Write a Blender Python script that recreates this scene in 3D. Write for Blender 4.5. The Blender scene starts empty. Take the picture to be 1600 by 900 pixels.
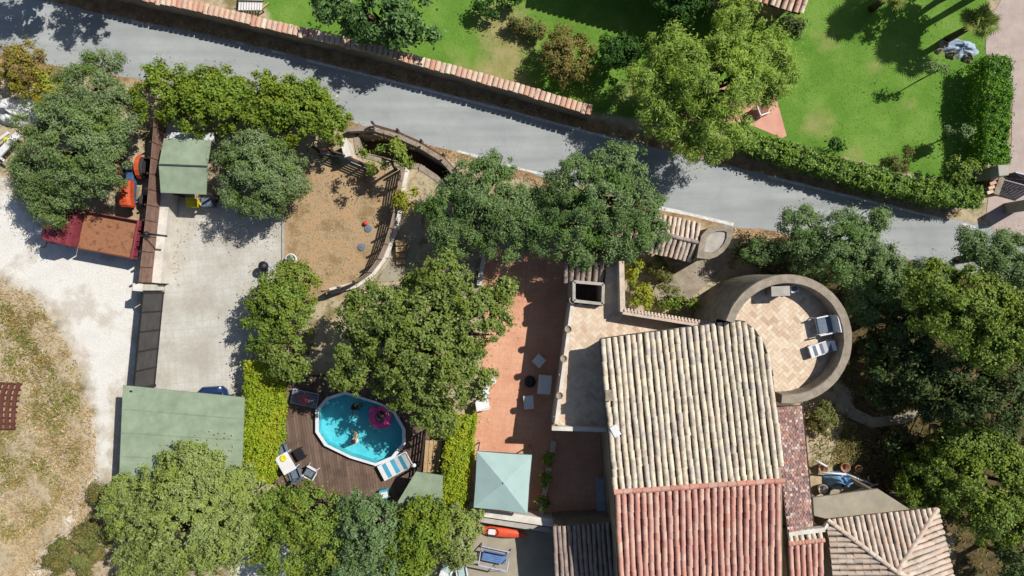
import bpy, bmesh, math, random
import numpy as np
from mathutils import Vector, Matrix

# ------------------------------------------------------------------ camera, sky, sun, exposure
HC = 36.0            # flying height of the camera (m)
FP = 1066.7          # focal length in photograph pixels (24 mm on a 36 mm sensor, 1600 px wide)
sc = bpy.context.scene
cam_d = bpy.data.cameras.new('camera'); cam = bpy.data.objects.new('camera', cam_d)
sc.collection.objects.link(cam)
cam.location = (0, 0, HC); cam.rotation_euler = (0, 0, 0)
cam_d.lens = 24; cam_d.sensor_width = 36; cam_d.clip_end = 2000
sc.camera = cam
SUN = Vector((-0.74, -0.43, -1.0)).normalized()      # direction the light travels
EL = math.asin(-SUN.z); AZ = math.atan2(-SUN.x, -SUN.y)
w = bpy.data.worlds.new('World'); sc.world = w; w.use_nodes = True
nt = w.node_tree; bg = nt.nodes['Background']
sky = nt.nodes.new('ShaderNodeTexSky'); sky.sky_type = 'NISHITA'; sky.sun_disc = False
sky.sun_elevation = EL; sky.sun_rotation = AZ
nt.links.new(sky.outputs[0], bg.inputs[0]); bg.inputs[1].default_value = 0.065
sl = bpy.data.lights.new('sun', 'SUN'); sl.energy = 4.6; sl.angle = math.radians(0.5); sl.color = (1, .955, .88)
so = bpy.data.objects.new('sun', sl); sc.collection.objects.link(so)
so.rotation_euler = SUN.to_track_quat('-Z', 'Y').to_euler()
sc.view_settings.view_transform = 'Standard'; sc.view_settings.look = 'None'
sc.view_settings.gamma = 1; sc.view_settings.use_curve_mapping = False
sc.view_settings.exposure = 0.45
sc.cycles.max_bounces = 6; sc.cycles.transparent_max_bounces = 8
sc.cycles.diffuse_bounces = 3; sc.cycles.caustics_reflective = False; sc.cycles.caustics_refractive = False

# ------------------------------------------------------------------ helpers
C = sc.collection
R = random.Random(7)
rng = np.random.default_rng(11)
EXPK = 1.5           # pixel value of a sunlit surface / its albedo
def at(px, py, z=0.0):
    k = (HC - z) / FP
    return Vector(((px - 800) * k, (450 - py) * k, z))
def S(r, g, b, k=EXPK):
    f = lambda c: (c/255/12.92 if c/255 <= .04045 else ((c/255 + .055)/1.055)**2.4) / k
    return (min(f(r), .85), min(f(g), .85), min(f(b), .85))

def mat(name, c1, c2=None, scale=3.0, rough=.8, rnd=0.0, bump=0.0, bscale=40., metal=0., c3=None, detail=6, spec=.3, fine=0.0, fscale=30.):
    """noise mix of colours (+ fine grain, + brightness change from piece to piece) with relief"""
    m = bpy.data.materials.new(name); m.use_nodes = True
    n = m.node_tree.nodes; l = m.node_tree.links; p = n['Principled BSDF']
    p.inputs['Roughness'].default_value = rough; p.inputs['Metallic'].default_value = metal
    p.inputs['Specular IOR Level'].default_value = spec
    g = n.new('ShaderNodeNewGeometry')
    col = None
    if c2 is None: c2 = tuple(x*.8 for x in c1)
    tx = n.new('ShaderNodeTexNoise'); tx.inputs['Scale'].default_value = scale; tx.inputs['Detail'].default_value = detail
    tx.inputs['Roughness'].default_value = .65
    l.new(g.outputs['Position'], tx.inputs['Vector'])
    rp = n.new('ShaderNodeValToRGB'); e = rp.color_ramp.elements
    e[0].position = .36; e[0].color = (*c1, 1); e[1].position = .64; e[1].color = (*c2, 1)
    if c3: k = e.new(.5); k.color = (*c3, 1)
    l.new(tx.outputs['Fac'], rp.inputs['Fac']); col = rp.outputs['Color']
    if fine:
        t2 = n.new('ShaderNodeTexNoise'); t2.inputs['Scale'].default_value = fscale; t2.inputs['Detail'].default_value = 4
        l.new(g.outputs['Position'], t2.inputs['Vector'])
        col = vmul(n, l, col, t2.outputs['Fac'], fine*2)
    if rnd:
        oi = n.new('ShaderNodeObjectInfo'); a = n.new('ShaderNodeMath'); a.operation = 'ADD'
        l.new(oi.outputs['Random'], a.inputs[0]); l.new(g.outputs['Random Per Island'], a.inputs[1])
        fr = n.new('ShaderNodeMath'); fr.operation = 'FRACT'; l.new(a.outputs[0], fr.inputs[0])
        col = vmul(n, l, col, fr.outputs[0], rnd)
    l.new(col, p.inputs['Base Color'])
    if bump:
        t3 = n.new('ShaderNodeTexNoise'); t3.inputs['Scale'].default_value = bscale; t3.inputs['Detail'].default_value = 5
        l.new(g.outputs['Position'], t3.inputs['Vector'])
        b = n.new('ShaderNodeBump'); b.inputs['Strength'].default_value = bump; b.inputs['Distance'].default_value = .05
        l.new(t3.outputs['Fac'], b.inputs['Height']); l.new(b.outputs[0], p.inputs['Normal'])
    return m
def vmul(n, l, col, fac, amt):
    mr = n.new('ShaderNodeMapRange'); mr.inputs['To Min'].default_value = 1 - amt/2; mr.inputs['To Max'].default_value = 1 + amt/2
    l.new(fac, mr.inputs['Value'])
    vm = n.new('ShaderNodeVectorMath'); vm.operation = 'SCALE'
    l.new(col, vm.inputs[0]); l.new(mr.outputs[0], vm.inputs['Scale'])
    return vm.outputs[0]
def ramp_mat(name, cols, rough=.85, stain=None, sscale=2.0, bump=.3, fine=.3, bscale=25):
    """every piece takes its own colour from a list; stains grow over them"""
    m = bpy.data.materials.new(name); m.use_nodes = True
    n = m.node_tree.nodes; l = m.node_tree.links; p = n['Principled BSDF']
    p.inputs['Roughness'].default_value = rough; p.inputs['Specular IOR Level'].default_value = .2
    g = n.new('ShaderNodeNewGeometry'); oi = n.new('ShaderNodeObjectInfo'); a = n.new('ShaderNodeMath'); a.operation = 'ADD'
    l.new(oi.outputs['Random'], a.inputs[0]); l.new(g.outputs['Random Per Island'], a.inputs[1])
    fr = n.new('ShaderNodeMath'); fr.operation = 'FRACT'; l.new(a.outputs[0], fr.inputs[0])
    rp = n.new('ShaderNodeValToRGB'); e = rp.color_ramp.elements
    for i, c in enumerate(cols):
        q = e[i] if i < 2 else e.new(i/(len(cols)-1))
        q.position = i/(len(cols)-1); q.color = (*c, 1)
    l.new(fr.outputs[0], rp.inputs['Fac']); col = rp.outputs['Color']
    if stain:
        tx = n.new('ShaderNodeTexNoise'); tx.inputs['Scale'].default_value = sscale; tx.inputs['Detail'].default_value = 7
        tx.inputs['Roughness'].default_value = .7
        l.new(g.outputs['Position'], tx.inputs['Vector'])
        r2 = n.new('ShaderNodeValToRGB'); r2.color_ramp.elements[0].position = .48; r2.color_ramp.elements[1].position = .68
        l.new(tx.outputs['Fac'], r2.inputs['Fac'])
        mx = n.new('ShaderNodeMix'); mx.data_type = 'RGBA'; l.new(r2.outputs['Color'], mx.inputs['Factor'])
        l.new(col, mx.inputs['A']); mx.inputs['B'].default_value = (*stain, 1); col = mx.outputs['Result']
    t2 = n.new('ShaderNodeTexNoise'); t2.inputs['Scale'].default_value = bscale; t2.inputs['Detail'].default_value = 4
    l.new(g.outputs['Position'], t2.inputs['Vector'])
    col = vmul(n, l, col, t2.outputs['Fac'], fine*2)
    l.new(col, p.inputs['Base Color'])
    b = n.new('ShaderNodeBump'); b.inputs['Strength'].default_value = bump; b.inputs['Distance'].default_value = .03
    l.new(t2.outputs['Fac'], b.inputs['Height']); l.new(b.outputs[0], p.inputs['Normal'])
    return m
def leaf_mat(name, cols, clump=None, trans=.3):
    m = bpy.data.materials.new(name); m.use_nodes = True
    n = m.node_tree.nodes; l = m.node_tree.links; p = n['Principled BSDF']
    p.inputs['Roughness'].default_value = .55; p.inputs['Specular IOR Level'].default_value = .22
    g = n.new('ShaderNodeNewGeometry')
    rp = n.new('ShaderNodeValToRGB'); e = rp.color_ramp.elements
    for i, c in enumerate(cols):
        q = e[i] if i < 2 else e.new(i/(len(cols)-1))
        q.position = i/(len(cols)-1); q.color = (*c, 1)
    l.new(g.outputs['Random Per Island'], rp.inputs['Fac']); col = rp.outputs['Color']
    if clump:
        tx = n.new('ShaderNodeTexNoise'); tx.inputs['Scale'].default_value = .9; tx.inputs['Detail'].default_value = 3
        l.new(g.outputs['Position'], tx.inputs['Vector'])
        r2 = n.new('ShaderNodeValToRGB'); r2.color_ramp.elements[0].position = .45; r2.color_ramp.elements[1].position = .66
        l.new(tx.outputs['Fac'], r2.inputs['Fac'])
        mx = n.new('ShaderNodeMix'); mx.data_type = 'RGBA'; l.new(r2.outputs['Color'], mx.inputs['Factor'])
        l.new(col, mx.inputs['A']); mx.inputs['B'].default_value = (*clump, 1); col = mx.outputs['Result']
    l.new(col, p.inputs['Base Color'])
    tr = n.new('ShaderNodeBsdfTranslucent'); l.new(col, tr.inputs['Color'])
    ms = n.new('ShaderNodeMixShader'); ms.inputs[0].default_value = trans
    l.new(p.outputs[0], ms.inputs[1]); l.new(tr.outputs[0], ms.inputs[2])
    l.new(ms.outputs[0], n['Material Output'].inputs['Surface'])
    return m

def origin(o):
    v = Vector((0, 0, 0))
    while o is not None:
        v = v + o.location; o = o.parent
    return v
class MB:
    """collects shapes in world metres; build() links them as one mesh object under its parent"""
    def __init__(s): s.v = []; s.f = []
    def add(s, vs, fs):
        b = len(s.v); s.v += [Vector(x) for x in vs]; s.f += [[b+i for i in q] for q in fs]; return s
    def box(s, c, d, rz=0., rx=0.):
        M = Matrix.Rotation(rz, 3, 'Z') @ Matrix.Rotation(rx, 3, 'X'); c = Vector(c)
        vs = [c + M @ Vector((x*d[0]/2, y*d[1]/2, z*d[2]/2)) for z in (-1, 1) for x, y in ((-1,-1),(1,-1),(1,1),(-1,1))]
        return s.add(vs, [(3,2,1,0),(4,5,6,7),(0,1,5,4),(1,2,6,5),(2,3,7,6),(3,0,4,7)])
    def prism(s, pts, z0, z1):
        pts = [(p[0], p[1]) for p in pts]
        if sum(a[0]*b[1]-b[0]*a[1] for a, b in zip(pts, pts[1:]+pts[:1])) < 0: pts = pts[::-1]
        n = len(pts)
        zt = z1 if callable(z1) else (lambda x, y: z1)
        vs = [(x, y, z0) for x, y in pts] + [(x, y, zt(x, y)) for x, y in pts]
        fs = [list(range(n))[::-1], list(range(n, 2*n))] + [(i, (i+1) % n, n+(i+1) % n, n+i) for i in range(n)]
        return s.add(vs, fs)
    def slab(s, top, t):
        """a sheet with four or more 3D corners, thickness t downwards"""
        top = [Vector(p) for p in top]
        if sum(a.x*b.y-b.x*a.y for a, b in zip(top, top[1:]+top[:1])) < 0: top = top[::-1]
        n = len(top)
        vs = [p - Vector((0, 0, t)) for p in top] + top
        fs = [list(range(n))[::-1], list(range(n, 2*n))] + [(i, (i+1) % n, n+(i+1) % n, n+i) for i in range(n)]
        return s.add(vs, fs)
    def bar(s, p, q, wd, h=None):
        p = Vector(p); q = Vector(q); h = h or wd; d = (q-p)
        if d.length < 1e-6: return s
        d.normalize(); up = Vector((0, 0, 1)) if abs(d.z) < .95 else Vector((1, 0, 0))
        x = d.cross(up).normalized()*wd/2; y = x.cross(d).normalized()*h/2
        vs = [a + sx*x + sy*y for a in (p, q) for sx, sy in ((-1,-1),(1,-1),(1,1),(-1,1))]
        return s.add(vs, [(0,1,2,3),(7,6,5,4),(4,5,1,0),(5,6,2,1),(6,7,3,2),(7,4,0,3)])
    def tube(s, path, rad, seg=8, closed=False):
        path = [Vector(p) for p in path]; n = len(path)
        rad = rad if hasattr(rad, '__len__') else [rad]*n
        vs = []
        for i, p in enumerate(path):
            a = path[i-1] if (i or closed) else p; b = path[(i+1) % n] if (i < n-1 or closed) else p
            d = (b-a).normalized(); up = Vector((0, 0, 1)) if abs(d.z) < .9 else Vector((1, 0, 0))
            x = d.cross(up).normalized(); y = x.cross(d)
            vs += [p + (x*math.cos(2*math.pi*k/seg) + y*math.sin(2*math.pi*k/seg))*rad[i] for k in range(seg)]
        fs = []
        for i in range(n if closed else n-1):
            j = (i+1) % n
            fs += [(i*seg+k, j*seg+k, j*seg+(k+1) % seg, i*seg+(k+1) % seg) for k in range(seg)]
        if not closed: fs += [list(range(seg)), list(range((n-1)*seg, n*seg))[::-1]]
        return s.add(vs, fs)
    def lathe(s, c, prof, seg=16, axis=None):
        """prof: (radius, height) pairs; axis None = z"""
        c = Vector(c); M = Matrix.Identity(3) if axis is None else Vector(axis).to_track_quat('Z', 'Y').to_matrix()
        vs = []; n = len(prof)
        for r, z in prof:
            vs += [c + M @ Vector((r*math.cos(2*math.pi*k/seg), r*math.sin(2*math.pi*k/seg), z)) for k in range(seg)]
        fs = [(i*seg+k, i*seg+(k+1) % seg, (i+1)*seg+(k+1) % seg, (i+1)*seg+k) for i in range(n-1) for k in range(seg)]
        fs += [list(range(seg))[::-1], list(range((n-1)*seg, n*seg))]
        return s.add(vs, fs)
    def build(s, name, m, parent=None, smooth=False, bevel=0., kind=None):
        off = origin(parent)
        me = bpy.data.meshes.new(name); me.from_pydata([v-off for v in s.v], [], s.f); me.update()
        me.materials.append(m)
        if smooth: me.polygons.foreach_set('use_smooth', [True]*len(me.polygons))
        o = bpy.data.objects.new(name, me); C.objects.link(o); o.parent = parent
        if bevel:
            b = o.modifiers.new('bevel', 'BEVEL'); b.width = bevel; b.segments = 2; b.limit_method = 'ANGLE'
        if kind: o['kind'] = kind
        return o
def thing(name, label, cat, loc=(0, 0, 0), group=None):
    o = bpy.data.objects.new(name, None); C.objects.link(o); o.location = loc; o.empty_display_size = .2
    o['label'] = label; o['category'] = cat
    if group: o['group'] = group
    return o
def tag(o, label, cat, group=None):
    o['label'] = label; o['category'] = cat
    if group: o['group'] = group
    return o
def loc_frame(c, ang):
    """local (x forward, y left, z up) -> world"""
    c = Vector(c); ca, sa = math.cos(ang), math.sin(ang)
    return lambda x, y, z: c + Vector((x*ca - y*sa, x*sa + y*ca, z))
def pxs(pts, z=0): return [at(x, y, z) for x, y in pts]
def resample(pts, step):
    pts = [Vector(p) for p in pts]; out = []; 
    L = [0]
    for a, b in zip(pts, pts[1:]): L.append(L[-1] + (b-a).length)
    n = max(1, round(L[-1]/step))
    for i in range(n+1):
        d = L[-1]*i/n; k = 0
        while k < len(L)-2 and L[k+1] < d: k += 1
        t = (d-L[k])/max(1e-9, L[k+1]-L[k]); out.append(pts[k].lerp(pts[k+1], t))
    return out

# ------------------------------------------------------------------ materials
M = {}
M['asphalt'] = mat('asphalt', S(160,165,166), S(176,180,180), .35, .9, bump=.25, bscale=60, fine=.10, fscale=18)
def lane_wear(m):
    n_ = m.node_tree.nodes; l_ = m.node_tree.links; p_ = n_['Principled BSDF']; g_ = n_.new('ShaderNodeNewGeometry'); mp = n_.new('ShaderNodeMapping')
    mp.inputs['Rotation'].default_value[2] = math.radians(15.5); mp.inputs['Scale'].default_value = (.12, 1.7, 1); l_.new(g_.outputs['Position'], mp.inputs['Vector'])
    t_ = n_.new('ShaderNodeTexNoise'); t_.inputs['Scale'].default_value = 1.1; t_.inputs['Detail'].default_value = 6; l_.new(mp.outputs[0], t_.inputs['Vector'])
    c_ = vmul(n_, l_, p_.inputs['Base Color'].links[0].from_socket, t_.outputs['Fac'], .55)
    v_ = n_.new('ShaderNodeTexVoronoi'); v_.feature = 'DISTANCE_TO_EDGE'; v_.inputs['Scale'].default_value = .22; w_ = n_.new('ShaderNodeTexNoise'); w_.inputs['Scale'].default_value = 1.3; l_.new(g_.outputs['Position'], w_.inputs['Vector'])
    a_ = n_.new('ShaderNodeVectorMath'); a_.operation = 'ADD'; l_.new(g_.outputs['Position'], a_.inputs[0]); l_.new(w_.outputs['Color'], a_.inputs[1]); l_.new(a_.outputs[0], v_.inputs['Vector'])
    r_ = n_.new('ShaderNodeMapRange'); r_.inputs['From Max'].default_value = .007; r_.inputs['To Min'].default_value = .9; r_.inputs['To Max'].default_value = 1.; l_.new(v_.outputs['Distance'], r_.inputs['Value'])
    x_ = n_.new('ShaderNodeVectorMath'); x_.operation = 'SCALE'; l_.new(c_, x_.inputs[0]); l_.new(r_.outputs[0], x_.inputs['Scale']); l_.new(x_.outputs[0], p_.inputs['Base Color'])
lane_wear(M['asphalt'])
M['paint'] = mat('road_paint', S(238,238,234), S(190,190,186), 5, .7, fine=.2, fscale=12)
M['plaster'] = mat('white_plaster', S(238,234,226), S(214,205,192), 1.6, .85, bump=.15, bscale=30)
M['plaster_old'] = mat('old_wall_plaster', S(176,160,138), S(138,126,108), 1.2, .9, bump=.3, bscale=18)
M['stone'] = mat('weathered_stone', S(176,163,145), S(144,133,118), 2.2, .92, bump=.5, bscale=14, fine=.2)
M['stone_light'] = mat('pale_render', S(196,190,180), S(172,166,156), 2, .9, bump=.2, bscale=20)
M['concrete'] = mat('grey_concrete', S(180,170,150), S(158,150,132), 1.1, .9, bump=.25, bscale=20, fine=.15)
M['terra'] = mat('terracotta_paving', S(212,140,112), S(196,122,96), .8, .8, bump=.12, bscale=30, fine=.12, fscale=9)
M['terra_pink'] = mat('pink_paving', S(226,170,150), S(210,150,130), 1, .8, bump=.1)
M['pinkstone'] = mat('pinkish_stone_paving', S(196,178,168), S(178,162,156), 1.2, .85, bump=.25, bscale=12, fine=.15)
M['bark'] = mat('bark', S(120,100,80), S(80,66,54), 6, .95, bump=.6, bscale=20)
M['wood_brown'] = mat('brown_stained_wood', S(154,122,108), S(130,102,90), 4, .7, rnd=.25, bump=.2)
M['wood_grey'] = mat('weathered_grey_wood', S(184,164,146), S(160,140,124), 4, .8, rnd=.2, bump=.2)
M['wood_dark'] = mat('dark_stained_wood', S(74,54,46), S(56,42,36), 4, .7, rnd=.3, bump=.2)
M['deck'] = ramp_mat('deck_boards', [S(122,100,88), S(136,114,100), S(108,88,78), S(128,108,92)], stain=S(96,78,70), sscale=1.2, fine=.15)
M['wood_tan'] = mat('tan_timber', S(206,178,136), S(184,152,110), 5, .75, rnd=.2)
M['metal_dark'] = mat('dark_grey_metal', S(84,82,82), S(70,68,70), 2, .5, rnd=.08)
M['black'] = mat('black_metal', S(42,42,46), S(34,34,38), 3, .5)
M['green_sheet'] = mat('sage_green_sheet', S(160,176,150), S(140,156,130), 1.3, .6, bump=.08, bscale=8, fine=.12, fscale=3)
M['rust'] = mat('rusty_steel', S(158,104,76), S(132,84,62), 3, .9, c3=S(168,120,88), bump=.2, bscale=10, fine=.15)
M['sand'] = mat('rusty_sand', S(180,132,94), S(164,112,76), 9, .95)
M['rust_dark'] = mat('rusty_iron', S(120,70,58), S(92,56,48), 6, .9, fine=.2)
M['red_paint'] = mat('faded_red_paint', S(156,74,84), S(132,56,66), 3, .6, fine=.15, fscale=10)
M['orange_paint'] = mat('orange_paint', S(222,98,58), S(196,82,46), 5, .55, fine=.15, fscale=12)
M['blue_paint'] = mat('blue_tractor_paint', S(78,112,160), S(62,92,140), 3, .5)
M['rubber'] = mat('tyre_rubber', S(66,64,64), S(52,50,50), 8, .9)
M['white_plastic'] = mat('white_plastic', S(240,240,240), S(228,228,230), 3, .45)
M['grey_fabric'] = mat('grey_blue_fabric', S(120,132,148), S(104,116,134), 6, .9)
M['lilac_metal'] = mat('pale_lilac_metal', S(206,204,222), S(186,184,206), 4, .5)
M['blue_slat'] = mat('blue_slats', S(112,146,196), S(92,126,180), 4, .6)
M['blue_tarp'] = mat('blue_tarp', S(150,192,228), S(112,160,210), 4, .5, bump=.4, bscale=7)
M['white_tarp'] = mat('white_tarp', S(240,240,238), S(206,210,212), 2.5, .6, bump=.6, bscale=5)
M['orange_hull'] = mat('orange_red_hull', S(236,98,64), S(224,84,52), 2, .4)
M['turq'] = mat('turquoise_cloth', S(84,178,206), S(70,160,190), 6, .8)
M['yellow'] = mat('yellow_plastic', S(240,228,50), S(226,210,40), 3, .5)
M['pink_vinyl'] = mat('pink_vinyl', S(238,92,168), S(226,72,150), 4, .35)
M['pool_white'] = mat('white_pool_rim', S(242,244,246), S(230,232,236), 3, .4)
M['liner'] = mat('turquoise_pool_liner', S(130,222,236), S(170,238,244), 1.3, .6, fine=.1, fscale=5)
M['parasol'] = mat('pale_green_canvas', S(178,204,200), S(168,194,192), 1.2, .8)
M['blue_car'] = mat('dark_blue_car_paint', S(38,64,110), S(30,52,92), 2, .25, spec=.6)
M['glassy'] = mat('dark_glass', S(36,52,84), S(30,44,70), 2, .08, spec=.8)
M['skin'] = mat('skin', S(206,158,128), S(194,146,116), 5, .6)
M['hair'] = mat('dark_hair', S(46,36,30), S(34,28,24), 20, .6)
M['terracotta'] = mat('terracotta_clay', S(178,138,110), S(158,116,90), 6, .85)
M['channel'] = mat('shaded_channel_tiles', S(120,100,80), S(88,72,58), 3, .95, bump=.4)  # darker than the cover tiles, standing in for shade in the gaps
M['channel_red'] = mat('shaded_red_channel_tiles', S(150,92,78), S(124,76,66), 3, .95, bump=.4)  # red clay, darkened for the shade between the red cover tiles
M['tile_beige'] = ramp_mat('beige_barrel_tiles', [S(238,226,202), S(228,214,190), S(242,230,202), S(222,210,194), S(236,216,188), S(206,196,184), S(234,224,200), S(216,200,180)], stain=S(178,166,154), sscale=3.2, fine=.34)
M['tile_red'] = ramp_mat('red_barrel_tiles', [S(224,176,158), S(230,190,170), S(214,164,150), S(232,196,176), S(220,160,142), S(220,172,156), S(208,158,148), S(228,184,164)], stain=S(208,152,138), sscale=1.3, fine=.4)
M['tile_mixed'] = ramp_mat('mixed_barrel_tiles', [S(224,204,184), S(230,214,196), S(216,190,170), S(224,198,180), S(206,192,178)], stain=S(176,166,154), sscale=2.5)
M['tile_grey'] = ramp_mat('grey_brown_barrel_tiles', [S(170,154,144), S(180,164,152), S(158,142,134), S(174,152,138)], stain=S(136,124,118), sscale=2.5)
M['tile_cap'] = ramp_mat('wall_cap_tiles', [S(228,176,150), S(236,204,178), S(216,154,130), S(234,214,192), S(224,184,162), S(240,220,196)], stain=S(200,176,154), sscale=3)
M['ridge_red'] = ramp_mat('red_ridge_tiles', [S(210,144,126), S(220,162,144), S(200,134,118), S(214,172,156)], stain=S(186,140,126), fine=.25)
M['mosaic'] = ramp_mat('mixed_flat_tiles', [S(190,140,122), S(124,98,98), S(222,200,186), S(136,108,106), S(206,158,138), S(108,92,94), S(176,150,142)], stain=S(130,104,104), sscale=6, fine=.3)
M['floor_tile'] = ramp_mat('sandy_floor_tiles', [S(240,224,198), S(236,216,190), S(230,204,176), S(242,228,206), S(218,190,164), S(240,220,194), S(206,176,150), S(242,226,202), S(234,214,190)], stain=S(218,190,164), sscale=2.2, fine=.14, bump=.05)
M['grout'] = mat('sandy_grout', S(226,204,178), S(216,192,166), 3, .95)

LM = {
 'olive': leaf_mat('olive_leaves', [S(84,108,60,1.2), S(112,136,82,1.2), S(150,164,122,1.2), S(94,120,62,1.2)], clump=S(108,132,60,1.2), trans=.2),
 'olive_dark': leaf_mat('dark_olive_leaves', [S(78,106,58,1.2), S(106,134,76,1.2), S(144,162,112,1.2), S(90,118,60,1.2)], clump=S(100,132,60,1.2), trans=.2),
 'laurel': leaf_mat('laurel_leaves', [S(88,122,36,1.2), S(118,144,44,1.2), S(150,170,68,1.2), S(72,102,32,1.2)], clump=S(132,148,44,1.2), trans=.3),
 'magnolia': leaf_mat('broad_dark_leaves', [S(54,84,36,1.2), S(84,118,58,1.2), S(118,148,90,1.2), S(62,94,40,1.2)], trans=.2),
 'citrus_dark': leaf_mat('dark_citrus_leaves', [S(44,76,28,1.2), S(72,112,40,1.2), S(56,90,36,1.2)]),
 'photinia': leaf_mat('red_tipped_leaves', [S(112,126,54,1.2), S(140,144,70,1.2), S(146,118,76,1.2), S(126,140,58,1.2)], clump=S(152,136,78,1.2)),
 'willow': leaf_mat('feathery_pale_leaves', [S(134,166,60,1.2), S(162,188,84,1.2), S(112,144,54,1.2), S(184,200,112,1.2)], clump=S(164,190,74,1.2), trans=.35),
 'mulberry': leaf_mat('mulberry_leaves', [S(94,118,52,1.2), S(122,142,66,1.2), S(154,168,94,1.2), S(78,100,44,1.2)], clump=S(124,142,58,1.2), trans=.3),
 'privet': leaf_mat('golden_privet_leaves', [S(142,168,38,1.2), S(168,188,50,1.2), S(120,148,34,1.2), S(186,194,58,1.2)], clump=S(174,182,50,1.2), trans=.3),
 'citrus': leaf_mat('pale_citrus_leaves', [S(134,154,82,1.2), S(164,178,106,1.2), S(114,134,70,1.2), S(188,194,130,1.2)], clump=S(150,166,80,1.2), trans=.3),
 'mixed': leaf_mat('fresh_green_leaves', [S(92,124,44,1.2), S(120,146,58,1.2), S(150,168,78,1.2), S(76,104,40,1.2)], clump=S(134,148,54,1.2), trans=.3),
 'bluegreen': leaf_mat('blue_green_leaves', [S(92,120,70,1.2), S(120,144,96,1.2), S(140,160,116,1.2)], clump=S(110,138,76,1.2)),
 'oak': leaf_mat('oak_leaves', [S(82,110,40,1.2), S(112,140,54,1.2), S(154,172,80,1.2), S(66,90,36,1.2)], clump=S(126,146,48,1.2), trans=.3),
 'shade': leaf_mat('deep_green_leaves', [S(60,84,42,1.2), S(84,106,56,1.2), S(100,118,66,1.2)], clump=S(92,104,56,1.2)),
 'autumn': leaf_mat('yellowing_leaves', [S(176,172,54,1.2), S(154,136,64,1.2), S(136,148,50,1.2), S(184,172,66,1.2)], clump=S(138,118,66,1.2)),
 'yellowgreen': leaf_mat('yellow_green_leaves', [S(150,164,48,1.2), S(172,178,62,1.2), S(124,140,44,1.2)], clump=S(170,160,56,1.2)),
 'scrub': leaf_mat('scrubby_leaves', [S(116,130,62,1.2), S(138,140,80,1.2), S(100,120,56,1.2), S(150,132,90,1.2)], clump=S(138,128,74,1.2)),
 'ivy': leaf_mat('ivy_leaves', [S(96,132,50,1.2), S(128,160,72,1.2), S(150,176,92,1.2), S(84,116,46,1.2)], clump=S(124,154,60,1.2)),
 'box': leaf_mat('clipped_hedge_leaves', [S(74,122,30,1.2), S(104,152,44,1.2), S(88,136,36,1.2)], clump=S(116,160,48,1.2), trans=.3),
 'palm': leaf_mat('palm_fronds', [S(120,142,60,1.2), S(150,160,80,1.2), S(96,122,50,1.2)]),
 'dry': leaf_mat('dry_grass_blades', [S(206,182,136,1.2), S(188,158,112,1.2), S(170,146,96,1.2), S(216,198,160,1.2)], trans=.2),
 'weed': leaf_mat('weed_blades', [S(128,138,58,1.2), S(146,146,74,1.2), S(106,120,46,1.2)], clump=S(170,150,90,1.2)),
 'lawn': leaf_mat('lawn_blades', [S(104,152,60,1.2), S(120,164,72,1.2), S(94,138,54,1.2)], clump=S(132,166,80,1.2), trans=.3),
}
# ------------------------------------------------------------------ the ground
def sdist(P, poly):
    """signed distance (inside positive) of the points P (n,2) to a polygon"""
    poly = np.array([(p[0], p[1]) for p in poly]); n = len(poly)
    d = np.full(len(P), 1e9); ins = np.zeros(len(P), bool)
    for i in range(n):
        a = poly[i]; b = poly[(i+1) % n]; e = b-a; wv = P-a
        t = np.clip((wv@e)/(e@e), 0, 1); d = np.minimum(d, np.hypot(*(wv-np.outer(t, e)).T))
        c = ((a[1] > P[:, 1]) != (b[1] > P[:, 1])) & (P[:, 0] < (b[0]-a[0])*(P[:, 1]-a[1])/(b[1]-a[1]+1e-12)+a[0])
        ins ^= c
    return np.where(ins, d, -d)
GRAVEL = pxs([(-60,235),(20,300),(70,350),(215,385),(224,450),(206,600),(182,602),(176,742),(152,760),(148,640),(128,570),(100,505),(60,462),(-60,400)])
STREAK = pxs([(128,735),(112,790),(86,835),(50,870),(20,930),(75,940),(92,870),(118,820),(140,760)])
LAWN = pxs([(380,-60),(424,34),(560,68),(800,130),(925,176),(1190,214),(1540,302),(1545,-60)])
YARD = pxs([(470,258),(560,262),(632,270),(604,400),(566,446),(470,470),(442,440),(442,345)])
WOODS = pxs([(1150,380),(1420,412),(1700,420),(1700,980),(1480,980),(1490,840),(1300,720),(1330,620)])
VERGE = pxs([(-60,-60),(240,0),(420,48),(920,182),(1200,262),(1500,345),(1700,380),(1700,440),(1400,420),(1200,372),(1050,345),(860,290),(700,245),(540,205),(400,160),(150,120),(-60,100)])
PALEYARD = pxs([(370,868),(455,850),(470,960),(360,960)])
DRYPATH = pxs([(765,30),(800,30),(812,70),(800,110),(815,140),(745,122),(780,95)])
BARE = [pxs(p) for p in ([(1255,180),(1290,165),(1305,190),(1290,215),(1255,205)], [(1270,55),(1300,50),(1312,72),(1285,82)], [(1350,95),(1378,90),(1382,112),(1358,112)], [(1405,160),(1428,158),(1428,172),(1410,172)], [(1320,232),(1340,226),(1345,245),(1325,248)], [(700,85),(760,100),(790,125),(720,110)], [(985,128),(1010,100),(1010,125),(1000,160),(950,160)])]
dx = np.concatenate([[-400,-200,-110,-70,-50,-40], np.arange(-34, 34.01, .28), [40,50,70,110,200,400]])
dy = np.concatenate([[-400,-200,-110,-60,-40,-28], np.arange(-21, 21.01, .28), [28,40,60,110,200,400]])
X, Y = np.meshgrid(dx, dy); P2 = np.stack([X.ravel(), Y.ravel()], 1)
gz = np.zeros(len(P2))
field = np.clip(sdist(P2, pxs([(-900,405),(60,470),(120,560),(145,700),(140,1300),(-900,1300)])), 0, 1)
gz += field*(.05*np.sin(P2[:,0]*1.7+P2[:,1]*.6)+.04*np.sin(P2[:,1]*2.3-P2[:,0]*.8)+.03*np.sin(P2[:,0]*4.1+P2[:,1]*3.3))
nx, ny = len(dx), len(dy)
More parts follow.
